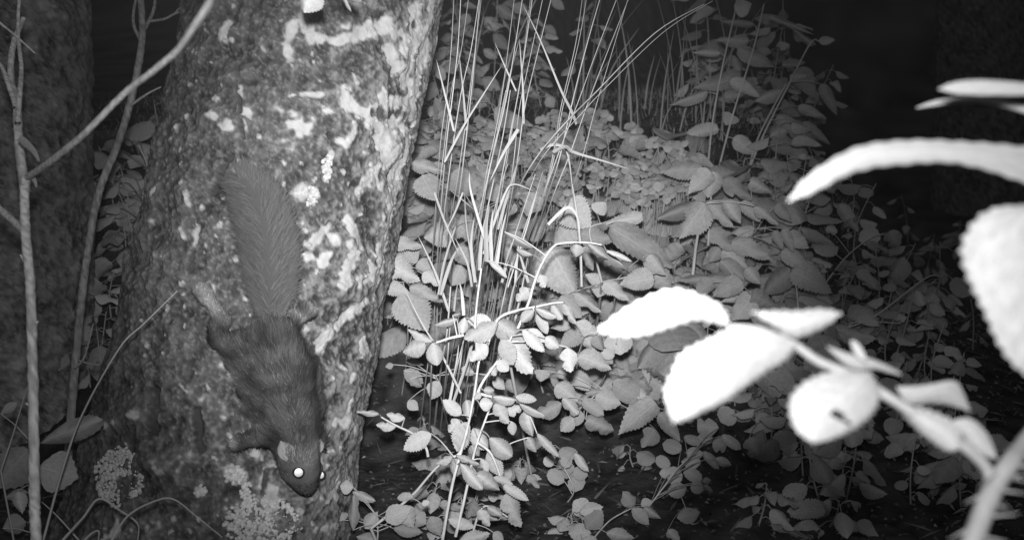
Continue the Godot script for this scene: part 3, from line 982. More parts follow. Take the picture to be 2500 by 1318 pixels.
func grass() -> void:
	var d := 1.08
	var foot := P(1160, 1010, 1.12)
	foot.y = ground_y(foot.x, foot.z)
	var t := thing("tall_grass_tuft", "bright tuft of tall thin grass stalks rising between the trunk and the leaves", "grass tuft", foot)
	var stalks := [[1058, 900, 1062, 720, 1085, 400, 1105, 230, 1118, 110, 1126, -30], [1066, 900, 1068, 720, 1080, 560, 1098, 410, 1125, 230, 1150, 120, 1172, -20], [1088, 900, 1098, 740, 1110, 560, 1128, 420, 1150, 230, 1166, 60, 1172, -20],
		[1120, 1000, 1150, 700, 1165, 600, 1190, 440, 1215, 330, 1240, 220, 1278, -20], [1130, 1000, 1170, 760, 1190, 650, 1220, 460, 1245, 330, 1270, 200, 1302, -20], [1150, 990, 1210, 720, 1235, 560, 1262, 400, 1280, 270, 1310, 140, 1350, -20],
		[1200, 980, 1250, 780, 1285, 600, 1325, 480, 1350, 380, 1370, 260, 1405, 110, 1424, -20], [1230, 900, 1290, 640, 1330, 500, 1365, 390, 1395, 260, 1430, 120, 1470, -20], [1220, 920, 1280, 700, 1310, 600, 1350, 480, 1390, 380, 1440, 240, 1490, 110, 1542, -20],
		[1150, 980, 1200, 640, 1230, 540, 1270, 450, 1320, 370, 1390, 290, 1460, 220, 1600, 80, 1720, 10], [1105, 980, 1140, 780, 1180, 560, 1205, 440, 1228, 330, 1246, 220], [1110, 960, 1160, 740, 1180, 640, 1215, 480, 1240, 400],
		[1200, 940, 1240, 720, 1262, 620, 1300, 500, 1325, 420], [1060, 1020, 1076, 900, 1090, 820, 1100, 700], [1022, 1040, 1040, 920, 1050, 850], [1048, 1040, 1052, 920, 1056, 840], [1075, 1030, 1090, 900, 1098, 800], [1085, 1020, 1110, 920, 1140, 800],
		[1095, 1020, 1118, 920, 1130, 840], [1105, 1010, 1130, 920, 1160, 800], [1120, 1010, 1140, 930, 1150, 860], [1186, 960, 1215, 800, 1250, 640], [1258, 780, 1275, 700, 1290, 620], [1240, 700, 1285, 560, 1310, 470]]
	for k in 13:
		for twice in 1:
			var copy := []
			var shift := R(-34, 40)
			var lean := R(-40, 40)
			for q in stalks[k].size() / 2:
				copy.append(stalks[k][q * 2] + shift + lean * (1000.0 - stalks[k][q * 2 + 1]) / 1000.0)
				copy.append(stalks[k][q * 2 + 1] + R(-10, 10))
			stalks.append(copy)
	for k in stalks.size():
		var s := Shape.new()
		var list: Array = stalks[k]
		var here := d + R(-0.03, 0.05)
		var pts := []
		var n_pts := list.size() / 2
		var low := ground_depth(list[0], list[1] + 25.0) + 0.004 if list[1] > 850 else here
		for q in n_pts:
			pts.append(P(list[q * 2], list[q * 2 + 1] + (25.0 if q == 0 and list[1] > 850 else 0.0), lerpf(low, here + R(-0.02, 0.02), smoothstep(0.0, 0.5, q / (n_pts - 1.0)))))
		var line := smooth_line(pts, 6)
		var r := (R(1.6, 2.3) if k < 13 else (R(1.5, 3.0) if k < 24 else R(1.0, 1.7))) / F * d
		add_tube(s, line, r * 1.15, r * 0.5, 6, R(0.36, 0.5), 0.12, 0.05)
		world_obj("stalk", shape_mesh(s), M.stem, t)
	var blades := [[1408, 304, 1396, 272, 1370, 220, 1320, 100, 1276, 10, 12], [1085, 395, 1130, 310, 1180, 230, 1226, 158, 10], [1216, 320, 1230, 260, 1246, 180, 1268, 95, 13], [1278, 302, 1277, 220, 1268, 95, 11], [1108, 320, 1086, 230, 1065, 145, 9],
		[1138, 318, 1130, 220, 1119, 120, 11], [1260, 222, 1232, 160, 1208, 104, 7], [1350, 372, 1380, 358, 1402, 372, 1470, 392, 1535, 412, 15], [1320, 366, 1345, 354, 1378, 360, 1391, 400, 1399, 480, 14], [1265, 315, 1230, 372, 1196, 442, 14], [1420, 700, 1416, 590, 1402, 480, 1395, 440, 12],
		[1338, 548, 1370, 516, 1390, 506, 1405, 520, 1414, 548, 1416, 590, 14], [1095, 760, 1060, 660, 1020, 575, 12], [1070, 720, 1085, 640, 1110, 560, 1116, 552, 12], [1075, 720, 1100, 640, 1122, 600, 15], [1152, 700, 1140, 640, 1110, 580, 10], [1170, 660, 1176, 580, 1192, 505, 18], [1210, 660, 1222, 580, 1236, 520, 16], [1160, 690, 1150, 600, 1158, 530, 14], [1225, 690, 1245, 610, 1262, 560, 14], [1188, 640, 1186, 560, 1195, 500, 24], [1200, 640, 1198, 570, 1204, 510, 16],
		[1132, 770, 1128, 720, 1122, 690, 14], [1108, 760, 1112, 720, 1118, 690, 10], [1290, 690, 1275, 640, 1262, 600, 12], [1258, 700, 1262, 640, 1268, 590, 12], [1180, 620, 1230, 480, 1255, 450, 1303, 467, 10], [1060, 470, 1085, 540, 1120, 620, 10], [1130, 470, 1110, 520, 1085, 570, 9], [1236, 800, 1255, 700, 1285, 650, 10],
		[1125, 960, 1080, 870, 1030, 790, 985, 700, 9], [1185, 590, 1150, 470, 1146, 420, 11], [1215, 560, 1250, 440, 1270, 380, 12], [1165, 700, 1140, 560, 1134, 470, 10], [1100, 1000, 1142, 880, 1165, 800, 14], [1092, 1010, 1112, 900, 1120, 840, 12]]
	for b in blades:
		var w: float = b[-1] / F * d * 0.75
		var line := smooth_line(px_line(b.slice(0, b.size() - 1), d + R(-0.05, 0.05), R(-0.06, 0.02)), 6)
		world_obj("blade", blade_mesh(line, w, 0.75, R(-0.7, 0.7), R(0.38, 0.5)), M.stem, t)
	# dimmer grasses behind, towards the dark
	var far := [["slender dim grass leaning over the mound below the tall herbs", 1640, 300, 1.85, 22, 130], ["dim grass tuft at the top behind the crossing bright blades", 1540, 260, 2.05, 18, 130], ["fine grass growing under the pointed leaves on the bank", 1560, 560, 1.55, 30, 70], ["thin grass clump under the clover on the mound", 1640, 470, 1.6, 24, 60]]
	for g in far:
		foot = P(g[1], g[2], minf(g[3], ground_depth(g[1], g[2] + 30.0)))
		foot.y = ground_y(foot.x, foot.z)
		t = thing("grass_tuft", g[0], "grass tuft", foot, "grass tufts on the bank")
		for k in g[4]:
			var b := foot + Vector3(R(-1, 1) * g[5] / F * g[3], 0, R(-0.08, 0.05))
			b.y = ground_y(b.x, b.z)
			var hgt: float = R(0.07, 0.27) * (1.0 if g[3] > 1.8 else 0.5)
			var lean := Vector3(R(-0.05, 0.09), 0, R(-0.03, 0.05)) * hgt * 6.0
			var line := smooth_line([b, b + Vector3(lean.x * 0.3, hgt * 0.5, lean.z * 0.3), b + Vector3(lean.x, hgt, lean.z)], 5)
			world_obj("blade", blade_mesh(line, R(0.0018, 0.0045), 0.7, R(-0.8, 0.8), 0.26), M.stem, t)
	# dry stalks at the foot of the trunk
	var dry := [[[104, 1318, 150, 1150, 200, 1010, 290, 850, 350, 790, 432, 710], 9, 0.9, "long straw stalk rising past the big leaves beside the trunk"], [[265, 1330, 310, 1260, 380, 1222, 425, 1220, 480, 1262, 542, 1312], 8, 0.86, "arched straw stem over the lichen at the foot of the trunk"],
		[[150, 1320, 200, 1265, 240, 1218, 290, 1245, 334, 1278, 335, 1318], 10, 0.9, "bent pale straw beside the crusty lichen"], [[0, 1150, 30, 1060, 64, 945], 7, 0.95, "straw leaning against the thin sapling stem"], [[190, 1318, 140, 1262, 100, 1225], 7, 0.95, "short straw lying behind the sapling foot"], [[205, 1318, 225, 1300, 240, 1298, 236, 1330], 9, 0.9, "curled straw tip at the bottom of the picture"]]
	for e in dry:
		var line := smooth_line(px_line(e[0], e[2]), 8)
		var s := Shape.new()
		var start: Vector3 = line[0]
		var ground := Vector3(start.x, ground_y(start.x, start.z - 0.02), start.z - 0.02)
		line.push_front(ground)
		add_tube(s, line, e[1] * 0.38 / F * e[2], e[1] * 0.12 / F * e[2], 6, 0.36, 0.15, 0.08)
		t = thing("straw", e[3], "straw", ground, "dry straws at the trunk")
		world_obj("stalk", shape_mesh(s), M.stem, t)

# ---------------------------------------------------------------- plants in the photograph
func rose_bush() -> void:
	plant("rose_plant", "brightly lit small wild rose with toothed leaflets in the middle of the picture", "rose", "", "rose", 1.0, [
		1055, 834, 995, 801, 24, 1038, 839, 978, 858, 42, 1057, 836, 1068, 890, 38, 1215, 790, 1135, 826, 50, 1200, 786, 1142, 782, 34, 1135, 775, 1128, 812, 24, 1115, 778, 1058, 792, 18, 1105, 770, 1126, 764, 8,
		1228, 806, 1300, 908, 60, 1206, 782, 1285, 830, 50, 1222, 830, 1256, 892, 42, 1190, 842, 1146, 882, 40, 1215, 880, 1242, 905, 30, 1200, 895, 1210, 918, 22,
		1307, 752, 1358, 770, 20, 1304, 758, 1275, 787, 26, 1309, 767, 1339, 815, 26, 1348, 742, 1374, 776, 24, 1375, 740, 1407, 792, 25, 1276, 804, 1329, 857, 30, 1290, 803, 1332, 832, 20, 1332, 823, 1367, 848, 30, 1387, 848, 1394, 909, 44,
		1125, 1013, 1083, 977, 30, 1145, 1028, 1139, 983, 26, 1120, 1024, 1094, 1056, 30, 1142, 1030, 1110, 1105, 46, 1173, 958, 1158, 974, 18, 1180, 953, 1206, 953, 19, 1170, 986, 1203, 984, 32, 1203, 968, 1253, 970, 22, 1258, 970, 1312, 976, 22,
		1268, 985, 1331, 1010, 18, 1208, 985, 1242, 1035, 35, 1237, 1009, 1275, 991, 30, 1284, 1002, 1306, 1069, 33, 1250, 1030, 1254, 1063, 22, 1290, 1068, 1312, 1106, 24, 1311, 1058, 1367, 1116, 20, 1155, 1045, 1191, 1096, 38, 1195, 1068, 1247, 1109, 42,
		1148, 1090, 1171, 1116, 26, 1190, 1105, 1226, 1161, 36, 1105, 1115, 1065, 1131, 22, 1108, 1119, 1100, 1173, 38, 1124, 1131, 1176, 1191, 32, 1114, 1112, 1171, 1133, 18, 1164, 1158, 1226, 1202, 38, 1205, 1165, 1251, 1181, 17, 1228, 1185, 1291, 1221, 23,
		1235, 1203, 1275, 1287, 50, 1175, 1120, 1190, 1160, 22, 1052, 1058, 984, 1098, 40],
		[[1080, 1318, 1105, 1180, 1140, 1050, 1158, 960, 1170, 880, 1190, 842], [1112, 1310, 1140, 1190, 1162, 1090, 1200, 985], [1160, 975, 1180, 930, 1230, 860, 1250, 820], [1170, 880, 1160, 790, 1175, 655], [1132, 818, 1096, 826, 1069, 835, 1039, 840], [1190, 842, 1215, 780, 1262, 758, 1307, 749, 1350, 740, 1376, 738], [1165, 960, 1210, 970, 1258, 975, 1285, 1000], [1140, 1050, 1125, 1100, 1108, 1116], [1165, 1080, 1200, 1110, 1232, 1195]], 7.5, 0.54)
	plant("rose_plant", "arching rose twig with small pale leaflets above the bright rose", "rose", "", "rose", 1.03, [
		1407, 596, 1404, 629, 30, 1434, 594, 1483, 633, 24, 1458, 596, 1524, 643, 22, 1318, 670, 1331, 702, 28, 1290, 703, 1261, 736, 32, 1192, 637, 1241, 678, 15, 1232, 566, 1300, 602, 17, 1480, 612, 1545, 638, 12, 1300, 622, 1262, 606, 14],
		[[1240, 860, 1290, 740, 1300, 705, 1320, 650, 1348, 605, 1375, 593, 1432, 592, 1470, 598]], 7.0, 0.56)
	plant("rose_shoot", "low rose shoot with a leaning speckled stem beside the trunk foot", "rose", "", "rose", 1.03, [
		925, 1011, 868, 1004, 16, 988, 1022, 944, 1010, 25, 965, 1042, 917, 1036, 26, 1008, 1210, 967, 1216, 20, 1030, 1232, 1048, 1224, 14],
		[[905, 1290, 1000, 1215, 1065, 1142, 1110, 1112], [1045, 1115, 1038, 1090, 1010, 1060, 965, 1038, 930, 1018]], 7.0, 0.46)
	plant("rose_shoot", "rose leaves at the bottom edge under the bright rose", "rose", "", "rose", 1.0, [
		1095, 1268, 1159, 1286, 28, 1168, 1245, 1195, 1286, 30, 1120, 1322, 1196, 1302, 34, 1215, 1270, 1175, 1250, 20, 1205, 1300, 1230, 1322, 26, 1225, 1258, 1195, 1240, 20], [[1150, 1340, 1160, 1280, 1185, 1235, 1240, 1262]], 6.0, 0.5)

func broad_plants() -> void:
	var g := "broad-leaved plants on the bank"
	plant("raspberry_plant", "plant with a large drooping spotted leaf left of the white rose leaf", "leafy plant", g, "broad", 1.27, [
		1570, 528, 1478, 546, 32, 1487, 553, 1656, 656, 66, 1378, 500, 1444, 550, 84, 1405, 543, 1350, 594, 62, 1412, 570, 1502, 586, 48, 1425, 603, 1449, 664, 40, 1342, 606, 1417, 716, 96, 1455, 520, 1478, 492, 40], [[1470, 690, 1452, 620, 1440, 560, 1470, 545]], 6.0)
	plant("raspberry_plant", "low toothed plant below the large drooping spotted leaf", "leafy plant", g, "broad", 1.28, [
		1597, 680, 1513, 692, 54, 1594, 664, 1642, 708, 56, 1585, 620, 1630, 668, 38, 1472, 688, 1536, 731, 36, 1468, 690, 1460, 725, 40, 1466, 690, 1430, 670, 30, 1404, 714, 1468, 756, 30, 1368, 724, 1422, 772, 50, 1600, 668, 1570, 625, 30])
	plant("raspberry_plant", "plant whose broad star of three pointed leaves hangs right of the mound", "leafy plant", g, "broad", 1.36, [
		1722, 496, 1659, 576, 72, 1720, 493, 1612, 526, 38, 1726, 491, 1792, 550, 46, 1722, 490, 1700, 478, 30, 1770, 490, 1808, 547, 36, 1808, 494, 1860, 542, 30, 1843, 503, 1902, 544, 28], [[1690, 690, 1700, 600, 1712, 540, 1722, 497]], 8.0)
	plant("raspberry_plant", "upper star of pointed leaves above the broad hanging star", "leafy plant", g, "broad", 1.42, [
		1738, 422, 1682, 467, 50, 1745, 418, 1732, 482, 54, 1768, 434, 1840, 489, 38, 1738, 428, 1800, 420, 38, 1716, 412, 1608, 414, 42, 1735, 430, 1710, 480, 40, 1780, 450, 1790, 480, 30], [[1730, 600, 1735, 500, 1742, 425]], 6.0)
	plant("raspberry_plant", "toothed plant in half shadow right of the pointed stars", "leafy plant", g, "broad", 1.44, [
		1735, 558, 1791, 610, 44, 1843, 560, 1788, 568, 30, 1788, 588, 1882, 630, 46, 1765, 610, 1824, 657, 48, 1757, 604, 1734, 638, 32, 1832, 443, 1892, 472, 32, 1890, 563, 1913, 610, 22, 1912, 558, 1941, 617, 26, 1924, 570, 1977, 607, 38, 1910, 610, 1977, 657, 38, 1897, 498, 1933, 542, 28])
	plant("raspberry_plant", "plant with a long curved folded leaf just above the white rose leaf", "leafy plant", g, "broad", 1.30, [
		1828, 686, 1653, 678, 56, 1760, 636, 1830, 690, 40, 1822, 654, 1857, 692, 32, 1815, 688, 1738, 722, 48, 1740, 688, 1698, 718, 40, 1842, 720, 1758, 736, 24, 1840, 724, 1788, 780, 62, 1836, 721, 1908, 752, 48, 1832, 770, 1902, 802, 24])
	plant("raspberry_plant", "pair of pointed leaves above the small white rose leaflet", "leafy plant", g, "broad", 1.45, [
		1932, 657, 1858, 717, 52, 1934, 659, 2033, 714, 60, 1936, 655, 1985, 640, 30], [[1950, 760, 1945, 700, 1933, 658]], 5.0)
	plant("round_leaf_plant", "plant with big blunt leaves under the tip of the white rose leaf", "leafy plant", g, "broad", 1.17, [
		1396, 784, 1346, 800, 32, 1416, 814, 1368, 846, 44, 1404, 788, 1452, 862, 52, 1412, 868, 1492, 902, 50, 1455, 818, 1476, 854, 30, 1470, 862, 1497, 887, 30, 1430, 830, 1450, 790, 36])
	plant("round_leaf_plant", "round leaf hanging right under the white rose leaf tip", "leafy plant", g, "round", 1.19, [1510, 808, 1516, 864, 64, 1500, 870, 1470, 860, 24])
	plant("round_leaf_plant", "dewy round-leaved plant low behind the bright rose", "leafy plant", g, "round", 1.2, [
		1453, 964, 1516, 986, 46, 1495, 934, 1562, 976, 48, 1550, 950, 1577, 966, 26, 1420, 977, 1474, 1013, 30, 1372, 985, 1320, 1010, 40, 1374, 971, 1410, 1010, 28, 1426, 1010, 1388, 1032, 30, 1402, 1020, 1368, 1052, 34, 1430, 1024, 1502, 1052, 42, 1470, 955, 1428, 959, 17])
	plant("raspberry_plant", "ragged lobed leaves between the white rose leaf and the soil", "leafy plant", g, "broad", 1.24, [
		1602, 984, 1512, 1052, 64, 1600, 1048, 1568, 1092, 44, 1610, 1008, 1662, 1078, 34, 1325, 903, 1320, 932, 38, 1365, 903, 1394, 940, 22, 1400, 910, 1442, 952, 40, 1358, 938, 1412, 977, 44, 1620, 1000, 1690, 1010, 36, 1560, 1000, 1530, 1010, 30])
	var l := "small round-leaved seedlings"
	plant("seedling", "cluster of small round leaves on the soil under the largest white leaf", "seedling", l, "round", 1.25, [
		1665, 1097, 1619, 1083, 32, 1670, 1068, 1712, 1081, 22, 1755, 1045, 1708, 1040, 46, 1742, 1072, 1706, 1065, 26, 1740, 1080, 1774, 1086, 40, 1762, 1064, 1810, 1096, 23, 1636, 1141, 1604, 1117, 26, 1718, 1110, 1678, 1105, 30, 1712, 1128, 1664, 1125, 32,
		1670, 1145, 1714, 1171, 28, 1715, 1104, 1757, 1144, 21, 1748, 1119, 1787, 1136, 21, 1667, 1160, 1628, 1160, 40, 1636, 1158, 1611, 1155, 21, 1677, 1190, 1630, 1203, 36, 1688, 1183, 1718, 1196, 28, 1716, 1176, 1737, 1172, 17, 1720, 1184, 1740, 1201, 15], [[1575, 1250, 1620, 1190, 1650, 1150, 1680, 1120]], 4.0)
	plant("seedling", "four-leaved seedling on a bowed stem below the round leaf cluster", "seedling", l, "herb", 1.18, [1548, 1240, 1526, 1204, 36, 1565, 1232, 1593, 1224, 22, 1572, 1238, 1616, 1266, 20, 1542, 1243, 1588, 1279, 30], [[1448, 1316, 1490, 1270, 1540, 1242]], 4.0)
	plant("seedling", "single notched leaf on the dark soil", "seedling", l, "round", 1.22, [1710, 1250, 1657, 1262, 36, 1630, 1296, 1660, 1322, 26], [[1690, 1280, 1665, 1215]], 3.0)
	plant("seedling", "leaf bunch at the bottom edge right of the rose", "seedling", l, "herb", 1.12, [1430, 1290, 1470, 1248, 44, 1442, 1300, 1388, 1300, 44, 1480, 1300, 1547, 1314, 34, 1385, 1284, 1446, 1302, 36, 1400, 1224, 1442, 1256, 42, 1415, 1250, 1470, 1235, 34, 1420, 1318, 1465, 1330, 30])
	plant("seedling", "pale round leaves right of the rose on the soil", "seedling", l, "round", 1.17, [1370, 1165, 1386, 1124, 44, 1394, 1164, 1422, 1192, 40, 1338, 1150, 1377, 1176, 33, 1391, 1140, 1375, 1114, 26, 1404, 1104, 1438, 1149, 21, 1352, 1135, 1330, 1118, 24, 1400, 1150, 1436, 1160, 30])
	plant("seedling", "pointed leaf pair fading into the dark behind the round white leaf", "seedling", l, "round", 1.5, [1920, 1050, 1914, 1102, 50, 1830, 1068, 1852, 1112, 42, 1880, 1020, 1850, 1040, 40, 1790, 1000, 1760, 1030, 46])
	plant("seedling", "low leaves at the trunk foot near the bottom edge", "seedling", l, "herb", 1.05, [860, 1200, 915, 1220, 20, 862, 1190, 832, 1185, 30, 860, 1295, 858, 1215, 28, 890, 1290, 920, 1250, 34, 940, 1270, 1000, 1240, 44, 985, 1235, 1012, 1290, 40, 960, 1290, 1030, 1300, 30, 840, 1270, 830, 1250, 30, 1050, 1262, 1075, 1310, 34, 870, 1310, 920, 1320, 30, 1010, 1262, 1040, 1280, 36])
	# beside the trunk
	plant("raspberry_plant", "plant with a pointed leaf poking out beside the trunk", "leafy plant", g, "broad", 1.2, [
		935, 636, 1026, 683, 62, 985, 598, 1018, 643, 54, 955, 590, 1032, 600, 36, 938, 698, 1002, 717, 36, 1000, 698, 1087, 737, 32, 980, 716, 1045, 800, 86, 1020, 638, 1062, 672, 36, 1035, 662, 1077, 692, 38])
	plant("raspberry_plant", "broad shaded leaves behind the grass beside the trunk", "leafy plant", g, "broad", 1.32, [
		1102, 560, 1033, 576, 58, 1108, 543, 1168, 582, 64, 1126, 648, 1104, 694, 52, 1115, 608, 1152, 652, 38, 1240, 588, 1246, 658, 36, 1302, 470, 1283, 527, 62, 1332, 560, 1268, 545, 62, 1030, 428, 1062, 492, 62, 1098, 428, 1168, 473, 62, 1220, 455, 1180, 480, 50, 1250, 490, 1225, 530, 40, 1000, 398, 1078, 416, 34])
	plant("leafy_herb", "soft dim leaves under the rose left of its stem", "leafy plant", g, "herb", 1.16, [985, 905, 1035, 935, 34, 1000, 925, 1030, 945, 24, 1070, 930, 1050, 975, 36, 995, 980, 1020, 1000, 24, 960, 890, 940, 895, 14, 990, 880, 1030, 890, 14, 1125, 900, 1160, 912, 22, 1205, 920, 1235, 950, 26, 1240, 925, 1255, 960, 22])
	# dark shrub between the trunks
	plant("leafy_herb", "dark shrub with drooping leaves seen between the two trunks", "leafy plant", "", "broad", 1.75, [
		335, 350, 408, 412, 36, 290, 450, 350, 480, 30, 340, 490, 285, 555, 44, 345, 488, 355, 540, 36, 345, 492, 395, 505, 30, 290, 350, 240, 365, 24, 320, 440, 260, 445, 26, 290, 565, 340, 550, 24, 310, 590, 352, 588, 20, 260, 510, 285, 540, 22, 230, 370, 250, 410, 34, 335, 510, 270, 505, 30, 300, 600, 260, 610, 18], [[318, 800, 322, 640, 352, 580, 358, 530, 348, 480, 362, 420, 338, 355]], 5.0)
	plant("leafy_herb", "big smooth leaves beside the sapling foot in the corner", "leafy plant", "", "herb", 0.98, [98, 1080, 220, 1030, 48, 95, 1140, 188, 1165, 88, 70, 1095, -20, 1190, 84, 10, 1215, 62, 1200, 26, 40, 1200, 52, 1255, 30, 0, 1010, 35, 985, 20, 5, 1290, 60, 1275, 44], [[80, 1318, 88, 1180, 92, 1100]], 6.0)

func upper_plants() -> void:
	var g := "tall herbs in the dim background"
	plant("tall_herb", "tall herb with a broad upright leaf row and wiry stems", "tall herb", g, "broad", 1.72, [
		1810, 188, 1701, 216, 44, 1728, 225, 1634, 252, 28, 1755, 315, 1658, 332, 34, 1790, 280, 1772, 304, 42, 1800, 118, 1897, 167, 38, 1842, 60, 1758, 50, 16, 1795, 26, 1838, 8, 40, 1760, 130, 1690, 128, 16, 1790, 338, 1852, 377, 38, 1780, 200, 1860, 235, 34, 1770, 240, 1830, 225, 30, 1830, 100, 1750, 95, 30], [[1728, 420, 1740, 300, 1765, 160, 1795, 30, 1800, -20], [1752, 425, 1790, 280, 1840, 120, 1866, 10]], 5.0)
	plant("tall_herb", "rightmost tall herb with leaves hanging over the black gap", "tall herb", g, "broad", 1.74, [
		1945, 168, 1992, 238, 48, 2005, 205, 2047, 282, 28, 1885, 340, 1958, 378, 44, 1880, 332, 1952, 300, 30, 1878, 40, 1987, 82, 14, 2000, 102, 2042, 96, 20, 1845, 400, 1917, 398, 18, 1910, 220, 1850, 240, 30, 1950, 260, 2020, 290, 26, 1900, 280, 1960, 340, 40, 1930, 190, 1985, 180, 24, 1960, 300, 2030, 355, 24, 1910, 160, 1970, 150, 22, 1960, 360, 1930, 420, 34], [[1815, 455, 1860, 340, 1930, 200, 1980, 105, 2000, 100], [1822, 450, 1850, 340, 1920, 205]], 5.0)
	plant("tall_herb", "drooping herb at the edge of the black gap under the hanging leaves", "tall herb", g, "broad", 1.7, [
		2030, 498, 1984, 534, 36, 2050, 498, 2097, 566, 30, 2000, 440, 2040, 470, 26, 1990, 460, 1960, 500, 28, 2010, 395, 2060, 420, 26, 1880, 400, 1870, 450, 30, 1930, 440, 1980, 470, 34, 1960, 330, 2005, 360, 28], [[1930, 640, 1960, 540, 2000, 430]], 4.0)
	plant("tall_herb", "leafy branch at the top between grass and trunk", "tall herb", g, "herb", 2.15, [
		1180, 42, 1217, 66, 28, 1210, 14, 1260, 46, 26, 1205, 80, 1242, 120, 26, 1275, 48, 1312, 64, 26, 1308, 88, 1342, 114, 26, 1330, 64, 1359, 84, 20, 1145, 70, 1098, 68, 30, 1135, 124, 1157, 152, 22, 1145, 158, 1174, 180, 24, 1175, 190, 1220, 217, 30, 1225, 145, 1277, 152, 24, 1295, 154, 1345, 190, 18, 1282, 206, 1320, 237, 22, 1335, 238, 1352, 262, 26, 1250, 10, 1290, 30, 30, 1345, 0, 1380, 22, 22, 1150, 50, 1120, 40, 24, 1110, 90, 1075, 95, 26, 1180, 120, 1215, 140, 20, 1200, 230, 1170, 240, 30, 1070, 120, 1100, 140, 26, 1090, 150, 1060, 160, 26], [[1210, 300, 1230, 200, 1260, 100, 1318, -20], [1150, 280, 1160, 150, 1180, 40]], 4.0)
	plant("tall_herb", "dim leaf stack squeezed against the upper edge of the trunk", "tall herb", g, "herb", 1.85, [
		1035, 325, 1030, 395, 48, 1062, 238, 1092, 290, 32, 1070, 285, 1082, 314, 32, 1045, 280, 1085, 262, 34, 1060, 200, 1050, 240, 36, 1085, 170, 1060, 185, 34, 1110, 250, 1140, 270, 26, 1130, 300, 1100, 320, 28, 1080, 330, 1110, 350, 30, 1045, 150, 1060, 175, 26, 1100, 200, 1130, 205, 28])
	# clover and small round leaves over the mound
	var cl := ["small round-leaved clover on the lit mound %s", "clovers on the mound"]
	for k in 60:
		var x := R(1090, 1700)
		var y := R(285, 475) + maxf(0.0, x - 1500.0) * 0.35
		var d := minf(lerpf(1.75, 1.5, (y - 285.0) / 190.0), ground_depth(x, y) - 0.02)
		var at := P(x, y, d)
		var foot := Vector3(at.x, ground_y(at.x, at.z - 0.02) - 0.003, at.z - 0.02)
		if at.y < foot.y + 0.012:
			at.y = foot.y + 0.02
		if at.y > foot.y + 0.16:
			continue
		var t := thing("clover", cl[0] % ("between the tall grass stalks" if x < 1320.0 else ("under the bent bright blade" if x < 1530.0 else "beside the pointed star leaves")), "clover", foot, cl[1])
		var s := Shape.new()
		for q in rng.randi_range(3, 5):
			var c := at + Vector3(R(-0.022, 0.022), R(-0.014, 0.014), R(-0.015, 0.02))
			add_tube(s, smooth_line([foot, foot.lerp(c, 0.6) + Vector3(0, 0, 0.006), c], 3), 0.0007, 0.0005, 4, 0.4)
			var turn := R(0, TAU)
			for e in 3:
				var a := turn + TAU * e / 3.0 + R(-0.3, 0.3)
				var face := ((EYE - c).normalized() * R(0.5, 0.9) + Vector3(R(-0.3, 0.3), 0.6, R(-0.2, 0.2))).normalized()
				var sx := face.cross(Vector3(0.2, 1, 0.1)).normalized()
				var sy := sx.cross(face)
				var lng := R(0.008, 0.0165)
				put_leaf(t, "round", c, c + (sx * cos(a) + sy * sin(a)) * lng, lng * R(0.8, 1.05), face)
		world_obj("stem", shape_mesh(s), M.stem, t)

func random_herb(called: String, label: String, category: String, group: String, kind: String, foot: Vector3, h: float, count: int, size: float) -> void:
	foot.y = ground_y(foot.x, foot.z) - 0.004
	var t := thing(called, label, category, foot, group)
	var s := Shape.new()
	var top := foot + Vector3(R(-0.25, 0.25) * h, h, R(-0.05, 0.25) * h)
	var line := smooth_line([foot, foot.lerp(top, 0.5) + Vector3(R(-0.1, 0.1) * h, 0, 0), top], 6)
	add_tube(s, line, 0.0013, 0.0007, 5, 0.36)
	for k in count:
		var u := lerpf(0.25, 1.0, (k + 0.5) / count)
		var p: Vector3 = line[int(u * 12)]
		var a := k * 2.4 + R(-0.5, 0.5)
		var dir := Vector3(cos(a), R(-0.35, 0.15), sin(a)).normalized()
		var b := p + dir * size * R(0.25, 0.6)
		add_tube(s, [p, p.lerp(b, 0.5) + Vector3(0, 0.003, 0), b], 0.0006, 0.0005, 4, 0.36)
		var lng := size * R(0.7, 1.25)
		put_leaf(t, kind, b, b + (dir + Vector3(0, R(-0.35, 0.05), 0)).normalized() * lng, lng * (R(0.5, 0.65) if kind != "round" else R(0.75, 0.95)), Vector3(0, 0.8, 0) + (EYE - b).normalized() * R(0.3, 0.9))
	world_obj("stem", shape_mesh(s), M.stem, t)

